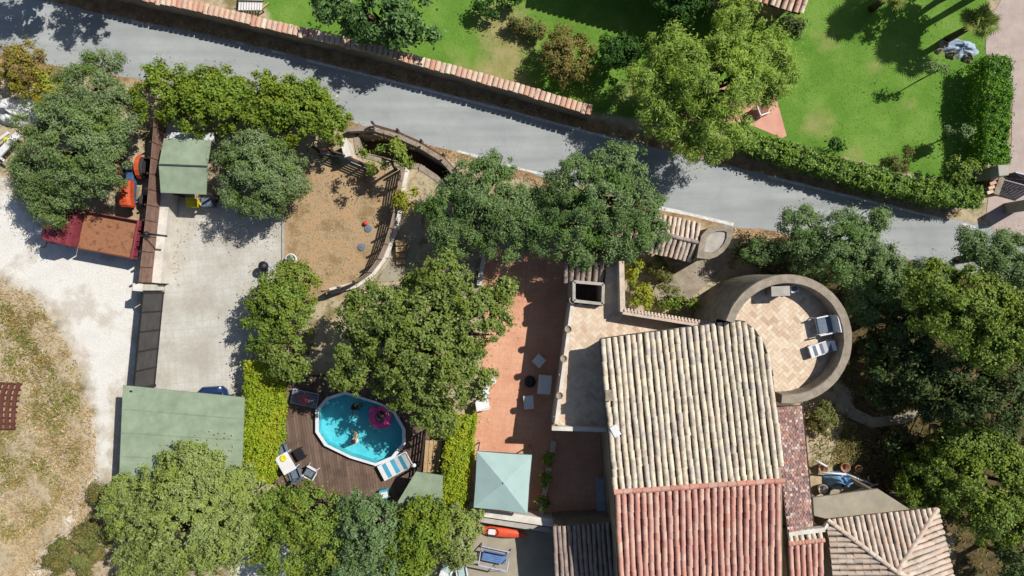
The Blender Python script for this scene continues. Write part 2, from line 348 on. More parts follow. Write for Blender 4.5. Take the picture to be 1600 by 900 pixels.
idx = np.arange(nx*ny).reshape(ny, nx)
F = np.stack([idx[:-1,:-1], idx[:-1,1:], idx[1:,1:], idx[1:,:-1]], -1).reshape(-1, 4)
def np_mesh(name, V, F, m, parent=None, smooth=False):
    me = bpy.data.meshes.new(name); k = F.shape[1]
    me.vertices.add(len(V)); me.vertices.foreach_set('co', V.astype(np.float32).ravel())
    me.loops.add(F.size); me.loops.foreach_set('vertex_index', F.astype(np.int32).ravel())
    me.polygons.add(len(F)); me.polygons.foreach_set('loop_start', np.arange(0, F.size, k, dtype=np.int32))
    me.polygons.foreach_set('use_smooth', np.full(len(F), smooth))
    me.update(calc_edges=True); me.materials.append(m)
    o = bpy.data.objects.new(name, me); C.objects.link(o); o.parent = parent
    return o
RAMP = pxs([(556,208),(600,206),(650,226),(700,258),(720,284),(688,282),(655,260),(628,258),(560,240)])
F = F[sdist(P2[F].mean(1), RAMP) < 0.0]
gm = bpy.data.materials.new('ground_earth'); gm.use_nodes = True
n = gm.node_tree.nodes; l = gm.node_tree.links; p = n['Principled BSDF']; p.inputs['Roughness'].default_value = .95; p.inputs['Specular IOR Level'].default_value = .1
g = n.new('ShaderNodeNewGeometry')
def noise(scale, det=6, rough=.65):
    t = n.new('ShaderNodeTexNoise'); t.inputs['Scale'].default_value = scale; t.inputs['Detail'].default_value = det; t.inputs['Roughness'].default_value = rough
    l.new(g.outputs['Position'], t.inputs['Vector']); return t.outputs['Fac']
def ramp2(fac, c1, c2, a=.38, b=.62, c3=None):
    r = n.new('ShaderNodeValToRGB'); e = r.color_ramp.elements; e[0].position = a; e[1].position = b; e[0].color = (*c1, 1); e[1].color = (*c2, 1)
    if c3: k = e.new((a+b)/2); k.color = (*c3, 1)
    l.new(fac, r.inputs['Fac']); return r.outputs['Color']
def layer(col, attr, new, amp=.8, edge=.15, nsc=1.6):
    at_ = n.new('ShaderNodeAttribute'); at_.attribute_name = attr
    m1 = n.new('ShaderNodeMath'); m1.operation = 'MULTIPLY_ADD'; l.new(noise(nsc, 7, .7), m1.inputs[0]); m1.inputs[1].default_value = amp*2; m1.inputs[2].default_value = -amp
    m2 = n.new('ShaderNodeMath'); m2.operation = 'ADD'; l.new(at_.outputs['Fac'], m2.inputs[0]); l.new(m1.outputs[0], m2.inputs[1])
    mr = n.new('ShaderNodeMapRange'); mr.inputs['From Min'].default_value = -edge; mr.inputs['From Max'].default_value = edge; l.new(m2.outputs[0], mr.inputs['Value'])
    mx = n.new('ShaderNodeMix'); mx.data_type = 'RGBA'; l.new(mr.outputs[0], mx.inputs['Factor']); l.new(col, mx.inputs['A']); l.new(new, mx.inputs['B'])
    return mx.outputs['Result']
col = ramp2(noise(.9), S(176,154,122), S(142,130,92), c3=S(200,184,156))
col = layer(col, 'w_wood', ramp2(noise(1.3), S(88,76,54), S(66,64,40), c3=S(112,96,68)))  # woodland earth, coloured darker to stand in for deep shade under trees
col = layer(col, 'w_verge', ramp2(noise(1.8), S(150,112,84), S(196,164,126), c3=S(170,140,106)), .5)
col = layer(col, 'w_gravel', ramp2(noise(.5), S(232,228,220), S(214,206,194), c3=S(240,237,230)), 1.1, .45, 1.1)
col = layer(col, 'w_lawn', ramp2(noise(.45, 8), S(98,140,52), S(124,160,70), c3=S(110,150,58)), .25, .12)
col = layer(col, 'w_bare', ramp2(noise(1.5), S(150,150,90), S(176,164,116)), .9, .6, .9)
col = layer(col, 'w_yard', ramp2(noise(1.1), S(192,158,120), S(160,134,100), c3=S(184,160,128)), .3)
col = vmul(n, l, col, noise(14, 5, .75), .55)
l.new(col, p.inputs['Base Color'])
b = n.new('ShaderNodeBump'); b.inputs['Strength'].default_value = .6; b.inputs['Distance'].default_value = .06
l.new(noise(9, 8, .75), b.inputs['Height']); l.new(b.outputs[0], p.inputs['Normal'])
ground = np_mesh('ground', np.column_stack([P2, gz]), F, gm, smooth=True); ground['kind'] = 'structure'
def setattr_w(nm, val):
    a = ground.data.attributes.new(nm, 'FLOAT', 'POINT'); a.data.foreach_set('value', np.clip(val, -3, 3).astype(np.float32))
setattr_w('w_gravel', np.maximum(np.maximum(sdist(P2, GRAVEL), sdist(P2, STREAK)-.35), sdist(P2, PALEYARD)))
setattr_w('w_lawn', sdist(P2, LAWN)); setattr_w('w_yard', sdist(P2, YARD))
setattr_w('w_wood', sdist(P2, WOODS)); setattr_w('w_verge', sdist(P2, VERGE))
setattr_w('w_bare', np.maximum(np.max([sdist(P2, q) for q in BARE], axis=0)-.35, sdist(P2, DRYPATH)+.55))

def sheet(name, pts, z, m, th=.0):
    mb = MB()
    if th: mb.prism(pts, z-th, z)
    else:
        q = [(a.x, a.y, z) for a in pts]
        if sum(a[0]*b_[1]-b_[0]*a[1] for a, b_ in zip(q, q[1:]+q[:1])) < 0: q = q[::-1]
        mb.add(q, [list(range(len(q)))])
    o = mb.build(name, m); o['kind'] = 'structure'; return o
UP = [(-400,-110),(-60,-26),(205,30),(378,66),(480,91),(600,121),(800,172),(975,219),(1200,273),(1475,340),(1560,356),(2000,440)]
LOW = [(2000,520),(1560,436),(1440,412),(1330,388),(1200,360),(1145,354),(1065,334),(862,279),(800,264),(715,238),(600,206),(545,190),(400,158),(250,128),(90,104),(-60,64),(-400,-20)]
rr = random.Random(3)
def rough_edge(pts, amp, step=.5):
    q = resample([at(*p_) for p_ in pts], step)
    return [v + Vector((0, rr.uniform(-amp, amp), 0)) for v in q]
sheet('road', rough_edge(UP, .05)+rough_edge(LOW, .07), .012, M['asphalt'])
def stripe(name, pts, wd, z=.017):
    q = resample(pxs(pts), .6); mb = MB()
    L = []; Rr = []
    for i, v in enumerate(q):
        d = (q[min(i+1, len(q)-1)] - q[max(i-1, 0)]).normalized(); nn = Vector((-d.y, d.x, 0))*wd/2*rr.uniform(.75, 1.1)
        L.append(v+nn); Rr.append(v-nn)
    k = len(q); mb.add([(a.x, a.y, z) for a in L]+[(a.x, a.y, z) for a in Rr], [(i+k, i+1+k, i+1, i) for i in range(k-1)])
    o = mb.build(name, M['paint']); o['kind'] = 'structure'; return o
for pts in ([(478,94),(600,124),(800,175),(972,221)], [(1200,276),(1330,308),(1474,343)], [(425,80),(446,85)], [(205,33),(240,40)], [(370,66),(382,69)], [(1504,350),(1524,355)],
            [(714,236),(760,248),(800,261),(864,276)], [(1020,323),(1065,332),(1146,351)], [(500,146),(512,146)][:0] or [(525,150),(528,151)]):
    stripe('road_line', pts, .13 if pts[0][0] not in (1020,) else .2)
# slab paving of the drive, the red terrace and the paved corner on the right
def paved(name, c1, c2, gap, sz, rot):
    m = mat(name, c1, c2, .7, .85, bump=.1, fine=.17, fscale=6)
    n_ = m.node_tree.nodes; l_ = m.node_tree.links; p_ = n_['Principled BSDF']
    g_ = n_.new('ShaderNodeNewGeometry'); mp = n_.new('ShaderNodeMapping'); mp.inputs['Rotation'].default_value[2] = rot
    l_.new(g_.outputs['Position'], mp.inputs['Vector'])
    bk = n_.new('ShaderNodeTexBrick'); bk.offset = 0; bk.inputs['Scale'].default_value = 1; bk.inputs['Brick Width'].default_value = sz; bk.inputs['Row Height'].default_value = sz
    bk.inputs['Mortar Size'].default_value = .012; bk.inputs['Mortar Smooth'].default_value = .3
    l_.new(mp.outputs[0], bk.inputs['Vector'])
    old = p_.inputs['Base Color'].links[0].from_socket
    mx = n_.new('ShaderNodeMix'); mx.data_type = 'RGBA'; l_.new(bk.outputs['Fac'], mx.inputs['Factor']); l_.new(old, mx.inputs['A']); mx.inputs['B'].default_value = (*gap, 1)
    l_.new(mx.outputs['Result'], p_.inputs['Base Color'])
    return m
DRIVE = pxs([(262,318),(300,312),(443,335),(443,440),(392,560),(392,640),(236,640),(258,450)])
sheet('driveway', DRIVE, .008, paved('drive_slabs', S(212,210,202), S(186,180,168), S(190,186,176), .4, -.08))
PATIO = pxs([(757,392),(960,396),(960,560),(962,830),(735,806),(738,700),(746,640),(757,520)])
sheet('patio', PATIO, .02, paved('terracotta_slabs', S(234,182,150), S(216,154,124), S(214,156,128), .33, .1))
sheet('paved_court', pxs([(1545,300),(1580,230),(1582,140),(1540,84),(1540,40),(1600,-60),(1900,-60),(1900,460),(1560,372),(1540,340)]), .018, M['pinkstone'])
sheet('garden_terrace', pxs([(1170,140),(1211,146),(1229,212),(1222,216),(1160,190),(1090,200),(1050,165),(1130,135)]), .014, M['terra_pink'])
sheet('woodland_path', pxs([(1306,612),(1318,608),(1336,638),(1365,652),(1410,648),(1450,628),(1456,640),(1415,662),(1362,668),(1324,652)]), .01, M['concrete'])
sheet('rear_yard', pxs([(700,826),(862,832),(868,960),(640,960),(660,880)]), .01, M['concrete'])
sheet('garden_path', pxs([(628,335),(660,330),(650,400),(622,440),(590,440),(612,400)]), .01, M['concrete'])
sheet('side_path', pxs([(700,424),(745,405),(746,462),(690,462)]), .01, M['concrete'])
sheet('court_slab', pxs([(985,470),(1010,430),(1095,400),(1150,392),(1120,430),(1075,470)]), .01, M['stone'])
mb = MB()
for a, b_ in (((443,337), (443,440)),):
    mb.bar(at(*a)+Vector((0,0,.04)), at(*b_)+Vector((0,0,.04)), .12, .1)
o = mb.build('kerb', M['stone_light']); o['kind'] = 'structure'

# ------------------------------------------------------------------ foliage
def leaves(name, blobs, n, leaf, wid, m, parent, up=.35, out=.6, clumps=40, cr=.22, shell=.45, droop=0., flat=1.):
    """n leaf blades gathered in clumps over blobs (world cx,cy,cz,rx,ry,rz); local mesh under parent"""
    off = np.array(origin(parent)); B = np.array(blobs, float)
    wts = B[:,3]*B[:,4]; wts = wts/wts.sum()
    K = max(6, int(clumps)); bi = rng.choice(len(B), K, p=wts)
    d = rng.normal(size=(K, 3)); d /= np.linalg.norm(d, axis=1)[:, None]; d[:,2] = np.where(rng.random(K) < .82, np.abs(d[:,2]), -np.abs(d[:,2])*.6)
    rad = (shell + (1-shell)*rng.random(K)**.6)
    rad *= rng.uniform(.82, 1.08, K)
    Cc = B[bi,:3] + d*B[bi,3:]*rad[:, None]
    crr = np.minimum(cr*rng.uniform(.55, 1.4, K), .8*np.minimum(B[bi,3], B[bi,4]))
    k = rng.choice(K, n, p=crr**2/np.sum(crr**2))
    q = rng.normal(size=(n, 3)); q /= np.linalg.norm(q, axis=1)[:, None]; q *= (rng.random(n)**.5)[:, None]
    q[:,2] *= flat
    loose = np.where(rng.random(n) < .18, rng.uniform(1.2, 2.4, n), 1.)
    P = Cc[k] + q*(crr[k]*loose)[:, None]
    o3 = (P - B[bi[k],:3])/B[bi[k],3:]; o3 /= np.linalg.norm(o3, axis=1)[:, None]+1e-6
    N = o3*out*1.4 + q*.5 + rng.normal(size=(n, 3))*.5; N[:,2] += up*.6; N /= np.linalg.norm(N, axis=1)[:, None]
    T = np.cross(N, rng.normal(size=(n, 3))); T[:,2] -= droop; T /= np.linalg.norm(T, axis=1)[:, None]
    Bn = np.cross(N, T); Bn /= np.linalg.norm(Bn, axis=1)[:, None]
    L = leaf*rng.uniform(.6, 1.35, n)[:, None]/2; W = wid*rng.uniform(.7, 1.3, n)[:, None]/2
    P[:,2] = np.maximum(P[:,2], .03)
    V = np.stack([P-T*L, P+Bn*W+N*W*.3, P+T*L, P-Bn*W+N*W*.3], 1).reshape(-1, 3) - off
    return np_mesh(name, V, np.arange(4*n).reshape(-1, 4), m, parent)
STY = { # leaf length, width, leaf layers, clump radius (m), clumps per m2, up, flat
 'olive': (.15,.045,5.4,.25,9,.35,1.4), 'olive_dark': (.15,.045,5.2,.26,8,.35,1.4), 'laurel': (.15,.085,5.4,.24,9,.35,1.2), 'magnolia': (.26,.13,4.6,.28,6,.45,.8),
 'citrus_dark': (.18,.1,4.8,.26,8,.4,.9), 'photinia': (.13,.06,6.5,.22,20,.4,1.), 'willow': (.22,.045,5,.32,6,.3,1.5), 'mulberry': (.15,.1,5.2,.24,8,.5,.8),
 'privet': (.13,.07,5,.2,8,.4,1), 'citrus': (.15,.065,6.2,.18,20,.4,1), 'mixed': (.15,.085,5.2,.25,9,.4,1), 'bluegreen': (.17,.075,5.2,.25,8,.35,1), 'oak': (.15,.085,5,.26,7.5,.45,.9),
 'shade': (.18,.09,4.4,.3,6,.4,.9), 'autumn': (.16,.06,4.8,.22,10,.35,1), 'yellowgreen': (.16,.08,4.8,.22,10,.35,1), 'scrub': (.17,.05,4.2,.22,8,.3,1),
 'ivy': (.17,.085,4.6,.2,6,.35,1), 'box': (.12,.065,5,.22,6,.5,1)}
NL = [0]
def plant(name, label, cat, blobs, style, group=None, base=None, dens=1., trunk=.16, crown='crown', kinds=None):
    """blobs: (px, py, half-width px, half-height px, centre z, half-height m)"""
    st = STY[style]; W = []
    for (px, py, rx, ry, zc, rz) in blobs:
        c = at(px, py, zc); k = (HC-zc)/FP; W.append((c.x, c.y, c.z, rx*k, ry*k, rz))
    if base is None: base = (W[0][0], W[0][1])
    else: bb = at(*base); base = (bb.x, bb.y)
    t = thing(name, label, cat, (base[0], base[1], 0), group)
    area = sum(math.pi*b_[3]*b_[4] for b_ in W)
    nn = int(area*st[2]*dens/(st[0]*st[1]*.5)); nn = min(nn, 80000); NL[0] += nn
    leaves(crown, W, nn, st[0], st[1], LM[style], t, up=st[5], clumps=area*st[4]*(1 if dens > .9 else dens*1.1), cr=st[3], flat=st[6])
    if trunk:
        mb = MB(); rs = random.Random(int(abs(base[0]*77+base[1]*31)*10)); z0 = min(b_[2]-b_[5]*.75 for b_ in W); z0 = max(z0, .25)
        top = Vector((base[0]+rs.uniform(-.15, .15), base[1]+rs.uniform(-.15, .15), z0))
        mb.tube([(base[0], base[1], -.05), (base[0], base[1], z0*.4), top], [trunk*1.35, trunk, trunk*.85], 8)
        for b_ in W:
            for q in range(4 if b_[3] > 1 else 3):
                a = rs.uniform(0, 6.28); e = Vector((b_[0]+math.cos(a)*b_[3]*.62, b_[1]+math.sin(a)*b_[4]*.62, b_[2]+b_[5]*rs.uniform(.0, .6)))
                mid = top.lerp(e, .5)+Vector((rs.uniform(-.2, .2), rs.uniform(-.2, .2), .15*rs.random()))
                mb.tube([top-Vector((0, 0, .08)), mid, e], [trunk*.6, trunk*.36, trunk*.1], 6)
        mb.build('trunk', M['bark'], t, smooth=True)
    return t
def hedge_box(name, label, pts, half, z0, z1, style, n, cat='hedge'):
    """a clipped hedge along a ground line, leaves packed in its faces, a stem inside"""
    q = resample(pts, .35); t = thing(name, label, cat, (q[0].x, q[0].y, 0)); off = np.array(t.location)
    Q = np.array([(v.x, v.y) for v in q]); st = STY[style]; NL[0] += n
    i = rng.integers(0, len(Q)-1, n); f = rng.random(n)[:, None]; base = Q[i]*(1-f)+Q[i+1]*f
    d = Q[i+1]-Q[i]; d /= np.linalg.norm(d, axis=1)[:, None]; nr = np.column_stack([-d[:,1], d[:,0]])
    face = rng.random(n); sgn = np.where(rng.random(n) < .5, -1, 1.)
    wob = .10*np.sin(base[:,0]*2.1+base[:,1]*1.3)+.07*np.sin(base[:,0]*5.3-base[:,1]*4.1)
    topm = face < .62
    u = np.where(topm, rng.uniform(-1, 1, n)*half, sgn*(half+wob*.6-.12*rng.random(n)))
    z = np.where(topm, z1+wob-.22*rng.random(n)**1.5-.25*np.abs(u/half)**4, z0+(z1-z0)*rng.random(n))
    P = np.column_stack([base+nr*u[:, None], np.maximum(z, .04)]); P += rng.normal(size=P.shape)*.05
    bump_ = .10*np.sin(P[:,0]*9+P[:,1]*4)*np.sin(P[:,1]*8-P[:,0]*3); P[:,2] += np.where(topm, bump_, 0); stray = rng.random(n) < .05; P[stray] += rng.normal(size=(stray.sum(), 3))*.13; P[:,2] = np.maximum(P[:,2], .04)
    N = np.column_stack([nr*np.where(topm, .15*u/half, sgn)[:, None], np.where(topm, .8, .2)])+rng.normal(size=(n, 3))*.5; N /= np.linalg.norm(N, axis=1)[:, None]
    T = np.cross(N, rng.normal(size=(n, 3))); T /= np.linalg.norm(T, axis=1)[:, None]; Bn = np.cross(N, T)
    L = st[0]*rng.uniform(.6, 1.3, n)[:, None]/2; W = st[1]*rng.uniform(.7, 1.3, n)[:, None]/2
    V = np.stack([P-T*L, P+Bn*W, P+T*L, P-Bn*W], 1).reshape(-1, 3)-off
    np_mesh('foliage', V, np.arange(4*n).reshape(-1, 4), LM[style], t)
    mb = MB()
    for k in range(1, len(q)-1, 3): mb.tube([(q[k].x, q[k].y, -.02), (q[k].x+.05, q[k].y, z1*.6), (q[k].x, q[k].y+.08, z1*.85)], [.05, .04, .015], 6)
    mb.build('stems', M['bark'], t)
    return t
def blades(name, label, cat, P, h, wd, m, lean=.6):
    n_ = len(P); NL[0] += n_
    D = rng.normal(size=(n_, 3))*lean; D[:,2] = 1; D /= np.linalg.norm(D, axis=1)[:, None]
    a = rng.random(n_)*6.28; S_ = np.column_stack([np.cos(a), np.sin(a), np.zeros(n_)])*wd/2
    H_ = (h*rng.uniform(.5, 1.4, n_))[:, None]
    mid = P+D*H_*.55; tip = P+D*H_; tip[:,2] -= H_[:,0]*.15; tip[:,:2] += D[:,:2]*H_*.3
    V = np.stack([P-S_, P+S_, mid+S_*.8, tip], 1).reshape(-1, 3)
    o = np_mesh(name, V, np.arange(4*n_).reshape(-1, 4), m); o['kind'] = 'stuff'; tag(o, label, cat); return o
def scatter(poly, n_, margin=0., clump=0.):
    Q = np.array([(p_.x, p_.y) for p_ in poly]); lo = np.maximum(Q.min(0), [-29, -17]); hi = np.minimum(Q.max(0), [29, 17]); out = np.zeros((0, 2))
    while len(out) < n_:
        c = rng.uniform(lo, hi, (n_*2, 2))
        if clump:
            f_ = np.sin(c[:,0]*1.3+1)*np.cos(c[:,1]*1.1)+.6*np.sin(c[:,0]*2.9+c[:,1]*2.2)+.4*np.sin(c[:,1]*4.7-c[:,0]*3.1); c = c[f_ > rng.normal(size=len(c))*.6+clump-1]
        out = np.concatenate([out, c[sdist(c, poly) > margin]])
    return np.column_stack([out[:n_], np.full(n_, .0)])
# ------------------------------------------------------------------ roofs of barrel tiles
def barrel(L, r0, r1, seg=5, th=.018):
    """one cover tile: x across, y up the slope, z out; the lower end (y=0) is wider"""
    vs = []; 
    for y, r, z in ((0, r1, .004), (L, r0, 0)):
        vs += [(r*math.cos(math.pi*k/seg), y, z+r*.95*math.sin(math.pi*k/seg)) for k in range(seg+1)]
    vs += [((r1-th)*math.cos(math.pi*k/seg), .01, .004+(r1-th)*.95*math.sin(math.pi*k/seg)) for k in range(seg+1)]
    s_ = seg+1; vs += vs[:s_]
    fs = [(k, k+1, s_+k+1, s_+k) for k in range(seg)] + [(2*s_+k, 2*s_+k+1, 3*s_+k+1, 3*s_+k) for k in range(seg)]
    return np.array(vs), fs
def vspan(poly, u):
    xs = []
    for a, b_ in zip(poly, poly[1:]+poly[:1]):
        if (a[0] > u) != (b_[0] > u): xs.append(a[1]+(b_[1]-a[1])*(u-a[0])/(b_[0]-a[0]))
    xs.sort(); return (xs[0], xs[-1]) if len(xs) >= 2 else None
def roof_tiles(parent, O, U, V, poly, sp, L, m, chm, keep, tname='roof_tile', wob=.017):
    """cover tiles in columns up the slope V over a polygon in (u, v); channels between them"""
    O = Vector(O); U = Vector(U).normalized(); V = Vector(V).normalized(); N = U.cross(V).normalized()
    us = [q[0] for q in poly]; u = min(us)+sp*.5; spots = []; ch = MB()
    rt = random.Random(int(abs(O.x*13+O.y*7)*100))
    while u < max(us):
        s_ = vspan(poly, u)
        if s_ and s_[1]-s_[0] > .12:
            v = s_[0]-.03; ph = rt.uniform(0, 6); drift = rt.uniform(-.01, .01)
            while v < s_[1]-.08:
                l_ = min(L, s_[1]-v+.04)
                spots.append((u+wob*math.sin(v*1.3+ph)+drift+rt.uniform(-wob, wob)*.7, v+rt.uniform(-.02, .02), l_/L, rt.uniform(-.03, .03) if rt.random() > .03 else rt.uniform(-.11, .11), rt.uniform(0, .006)))
                v += L*.86
            for du in (-.5,):      # the channel to the left of this column
                a, b_ = u-sp*.5, u; c = u+sp*.5
                pts = []
                for vv in (s_[0]-.05, s_[1]):
                    for uu, dz in ((a, -.05), (a+sp*.12, -.04), (b_, .02), (c-sp*.12, -.04), (c, -.05)): pts.append(O+U*uu+V*vv+N*dz)
                ch.add(pts, [(k, k+1, 6+k, 5+k) for k in range(4)])
        u += sp
    ch.build('channel_tile_bed', chm, parent)
    base, fs = barrel(L, sp*.405, sp*.42)
    off = origin(parent); B = Matrix((U, V, N)).transposed()
    spots.sort(key=lambda q: -(O+V*q[1]+U*q[0]).z)
    me = bpy.data.meshes.new(tname); me.from_pydata([Vector(x) for x in base], [], fs); me.materials.append(m); me.polygons.foreach_set('use_smooth', [True]*len(fs)); me.update()
    rest_v = []; rest_f = []
    for i, (uu, vv, sl_, rot, lift) in enumerate(spots):
        mt = B @ Matrix.Rotation(rot, 3, 'Z') @ Matrix.Diagonal((1, sl_, 1)); pos = O+U*uu+V*vv+N*lift
        if i < keep:
            o = bpy.data.objects.new(tname, me); C.objects.link(o); o.parent = parent
            m4 = mt.to_4x4(); m4.translation = pos-off; o.matrix_local = m4
        else:
            b0 = len(rest_v)*len(base); rest_v.append(base @ np.array(mt).T+np.array(pos-off)); rest_f += [[b0+k for k in q] for q in fs]
    if rest_v:
        o_m = bpy.data.meshes.new(tname+'_rest'); o_m.from_pydata(np.concatenate(rest_v).tolist(), [], rest_f); o_m.materials.append(m)
        o_m.polygons.foreach_set('use_smooth', [True]*len(rest_f)); o_m.update()
        o = bpy.data.objects.new(tname+'_rows', o_m); C.objects.link(o); o.parent = parent; o['kind'] = 'stuff'
def ridge_caps(parent, a, b_, r, m, step=.38, name='ridge_tile'):
    a = Vector(a); b_ = Vector(b_); d = (b_-a); n_ = max(1, round(d.length/step)); d.normalize()
    X = d.cross(Vector((0, 0, 1))).normalized(); N = X.cross(d); base, fs = barrel(d.length if n_ == 0 else (b_-a).length/n_*1.08, r*.9, r)
    B = Matrix((X, d, N)).transposed(); off = origin(parent)
    me = bpy.data.meshes.new(name); me.from_pydata([Vector(x) for x in base], [], fs); me.materials.append(m); me.polygons.foreach_set('use_smooth', [True]*len(fs)); me.update()
    for i in range(n_):
        o = bpy.data.objects.new(name, me); C.objects.link(o); o.parent = parent
        m4 = (B @ Matrix.Rotation(R.uniform(-.03, .03), 3, 'Z')).to_4x4(); m4.translation = a+(b_-a)*i/n_-off+N*R.uniform(0, .012); o.matrix_local = m4
def floor_tiles(parent, poly, z, sz, rot, m, name='floor_tile'):
    """diagonal floor tiles with recessed joints, one joined part"""
    Q = np.array([(p_[0], p_[1]) for p_ in poly]); c0 = Q.mean(0); rad = np.max(np.hypot(*(Q-c0).T))
    off = np.array(origin(parent)); V = []
    ca, sa = math.cos(rot), math.sin(rot)
    a_ = sz*.5; k = int(rad/a_)+3; g1, g2 = np.meshgrid(np.arange(-k, k+1), np.arange(-k, k+1)); g1 = g1.ravel(); g2 = g2.ravel(); tt = (g1-g2) % 4
    hz = tt == 0; vt = tt == 3
    loc = np.concatenate([np.column_stack([g1[hz]+1., g2[hz]+.5]), np.column_stack([g1[vt]+.5, g2[vt]+1.])])*a_
    hor = np.concatenate([np.ones(hz.sum(), bool), np.zeros(vt.sum(), bool)])
    W = c0+np.column_stack([loc[:,0]*ca-loc[:,1]*sa, loc[:,0]*sa+loc[:,1]*ca])
    kp = sdist(W, poly) > sz*.12; W = W[kp]; hor = hor[kp]; n_ = len(W)
    dz = z+rng.uniform(-.0015, .0015, n_)
    hx = np.where(hor, a_, a_*.5)-.003; hy = np.where(hor, a_*.5, a_)-.003; cs = []
    for zz in (0, -.02):
        for x_, y_ in ((-1, -1), (1, -1), (1, 1), (-1, 1)):
            x = x_*hx; y = y_*hy
            cs.append(np.column_stack([W[:,0]+x*ca-y*sa, W[:,1]+x*sa+y*ca, dz+zz]))
    V = np.stack(cs, 1).reshape(-1, 3)-off
    b0 = np.arange(n_)[:, None]*8
    F_ = np.concatenate([b0+np.array([0, 1, 2, 3]), b0+np.array([4, 5, 1, 0]), b0+np.array([5, 6, 2, 1]), b0+np.array([6, 7, 3, 2]), b0+np.array([7, 4, 0, 3])])
    o = np_mesh(name, V, F_, m, parent); o['kind'] = 'stuff'; return o

# ------------------------------------------------------------------ the house
TZ = 2.7
Rg = at(963, 768, 5.5); Rg2 = at(1223, 750, 5.5)
Uh = (Rg2-Rg).normalized(); Vh = Vector((-Uh.y, Uh.x, 0)); LenR = (Rg2-Rg).length
house = thing('house', 'stone house with beige and red barrel tile roofs and tiled roof terrace beside round tower', 'house', (8, -7, 0))
sN = 1.07/6.75; sS = .95/5.5
hp = lambda u, v, z: Rg+Uh*u+Vh*v+Vector((0, 0, z-5.5))
top_edge = [(-.1, 6.72), (2.0, 6.86), (4.3, 7.0), (6.2, 7.12), (6.6, 7.05), (7.05, 6.62), (7.38, 5.95), (7.55, 5.2), (7.62, 4.5)]
# walls under the roofs
wall_pts = [hp(.05, -6, 0), hp(LenR-.1, -6, 0), hp(LenR-.1, 4.4, 0), hp(7.2, 5.8, 0), hp(6.6, 6.7, 0), hp(6.1, 6.95, 0), hp(.05, 6.55, 0)]
def under_roof(x, y):
    v = (Vector((x, y, 0))-Vector((Rg.x, Rg.y, 0))).dot(Vh); return 5.5-.12-(v*sN if v > 0 else -v*sS)
mb = MB(); mb.prism(wall_pts[:2]+[hp(LenR-.1, 0, 0)]+wall_pts[2:]+[hp(.05, 0, 0)], -.1, under_roof); mb.build('wall', M['plaster_old'], house)
Vn = (Vh-Vector((0, 0, sN))).normalized()
beige_poly = [(u, -v*math.sqrt(1+sN*sN)) for u, v in top_edge]            # v' measured up the slope from the ridge
mbr = MB()
Un = Uh
rf = MB(); rf.slab([hp(u, v, 5.5-v*sN-.07) for u, v in top_edge]+[hp(LenR, 0, 5.43), hp(-.1, 0, 5.43)], .1)
roof_n = rf.build('beige_roof', M['plaster_old'], house)
# up-slope direction points from the eave to the ridge
roof_tiles(roof_n, Rg, -Uh, -Vn, [(-u, v_) for u, v_ in [(LenR, 0), (-.1, 0)]+beige_poly], .288, .40, M['tile_beige'], M['channel'], 300, 'barrel_tile')
rf = MB(); rf.slab([hp(-.1, 0, 5.43), hp(LenR, 0, 5.43), hp(LenR, -5.6, 5.43-5.6*sS), hp(-.1, -5.6, 5.43-5.6*sS)], .1)
roof_s = rf.build('red_roof', M['plaster_old'], house)
Vs = (Vh+Vector((0, 0, sS))).normalized(); kS = math.sqrt(1+sS*sS)
roof_tiles(roof_s, Rg, Uh, Vs, [(-.1, -5.6*kS), (LenR, -5.6*kS), (LenR, 0), (-.1, 0)], .288, .42, M['tile_red'], M['channel_red'], 300, 'barrel_tile')
ridge_caps(house, hp(-.12, .0, 5.56), hp(LenR+.02, .0, 5.56), .13, M['ridge_red'], .42)
# zinc drip edge along the northern eave
mb = MB(); q = [hp(u, v+.05, 5.5-v*sN-.02) for u, v in top_edge]; mb.tube(q, .035, 6); mb.build('gutter', M['metal_dark'], house)
mb = MB(); mb.box(hp(.02, 4.25, 5.5-4.25*sN+.12), (.26, .42, .42), Uh.to_2d().angle_signed(Vector((1, 0)))); mb.box(hp(.02, 4.25, 5.5-4.25*sN+.35), (.32, .48, .05)); mb.build('chimney', M['stone'], house)
# white lamp box on its dark bracket at the western edge
mb = MB(); mb.box(at(961, 673, 5.15), (.34, .52, .22), .5); lampbox = mb.build('antenna_box', M['white_plastic'], house, bevel=.03)
mb = MB(); mb.box(at(957, 674, 4.95), (.3, .5, .3), .1); mb.bar(at(957, 674, 4.0), at(957, 674, 5.0), .06); mb.build('bracket', M['black'], house)
# roof terrace
TER = [(893,474),(944,479),(948,415),(972,415),(974,487),(1122,511),(1160,600),(1000,690),(956,674),(866,669)]
terp = [Vector((v.x, v.y, 0)) for v in pxs(TER, TZ)]
mb = MB(); mb.prism(terp, -.05, TZ-.04); mb.build('terrace_wall', M['plaster'], house)
mb = MB(); mb.prism([sum(terp, Vector())/len(terp)+(v-sum(terp, Vector())/len(terp))*.998 for v in terp], TZ-.03, TZ-.012); mb.build('terrace_bed', M['grout'], house)
floor_tiles(house, terp, TZ, .36, .78, M['floor_tile'], 'terrace_tiles')
zc = TZ+.08
mb = MB()
for a, b_ in (((895,470),(868,668)),): mb.bar(at(*a, zc-.05), at(*b_, zc-.05), .16, .1)
mb.build('terrace_kerb', M['plaster'], house)
mb = MB(); mb.bar(at(862,668,TZ+.22), at(957,671,TZ+.22), .2, .42); mb.build('terrace_end_wall', M['plaster'], house)
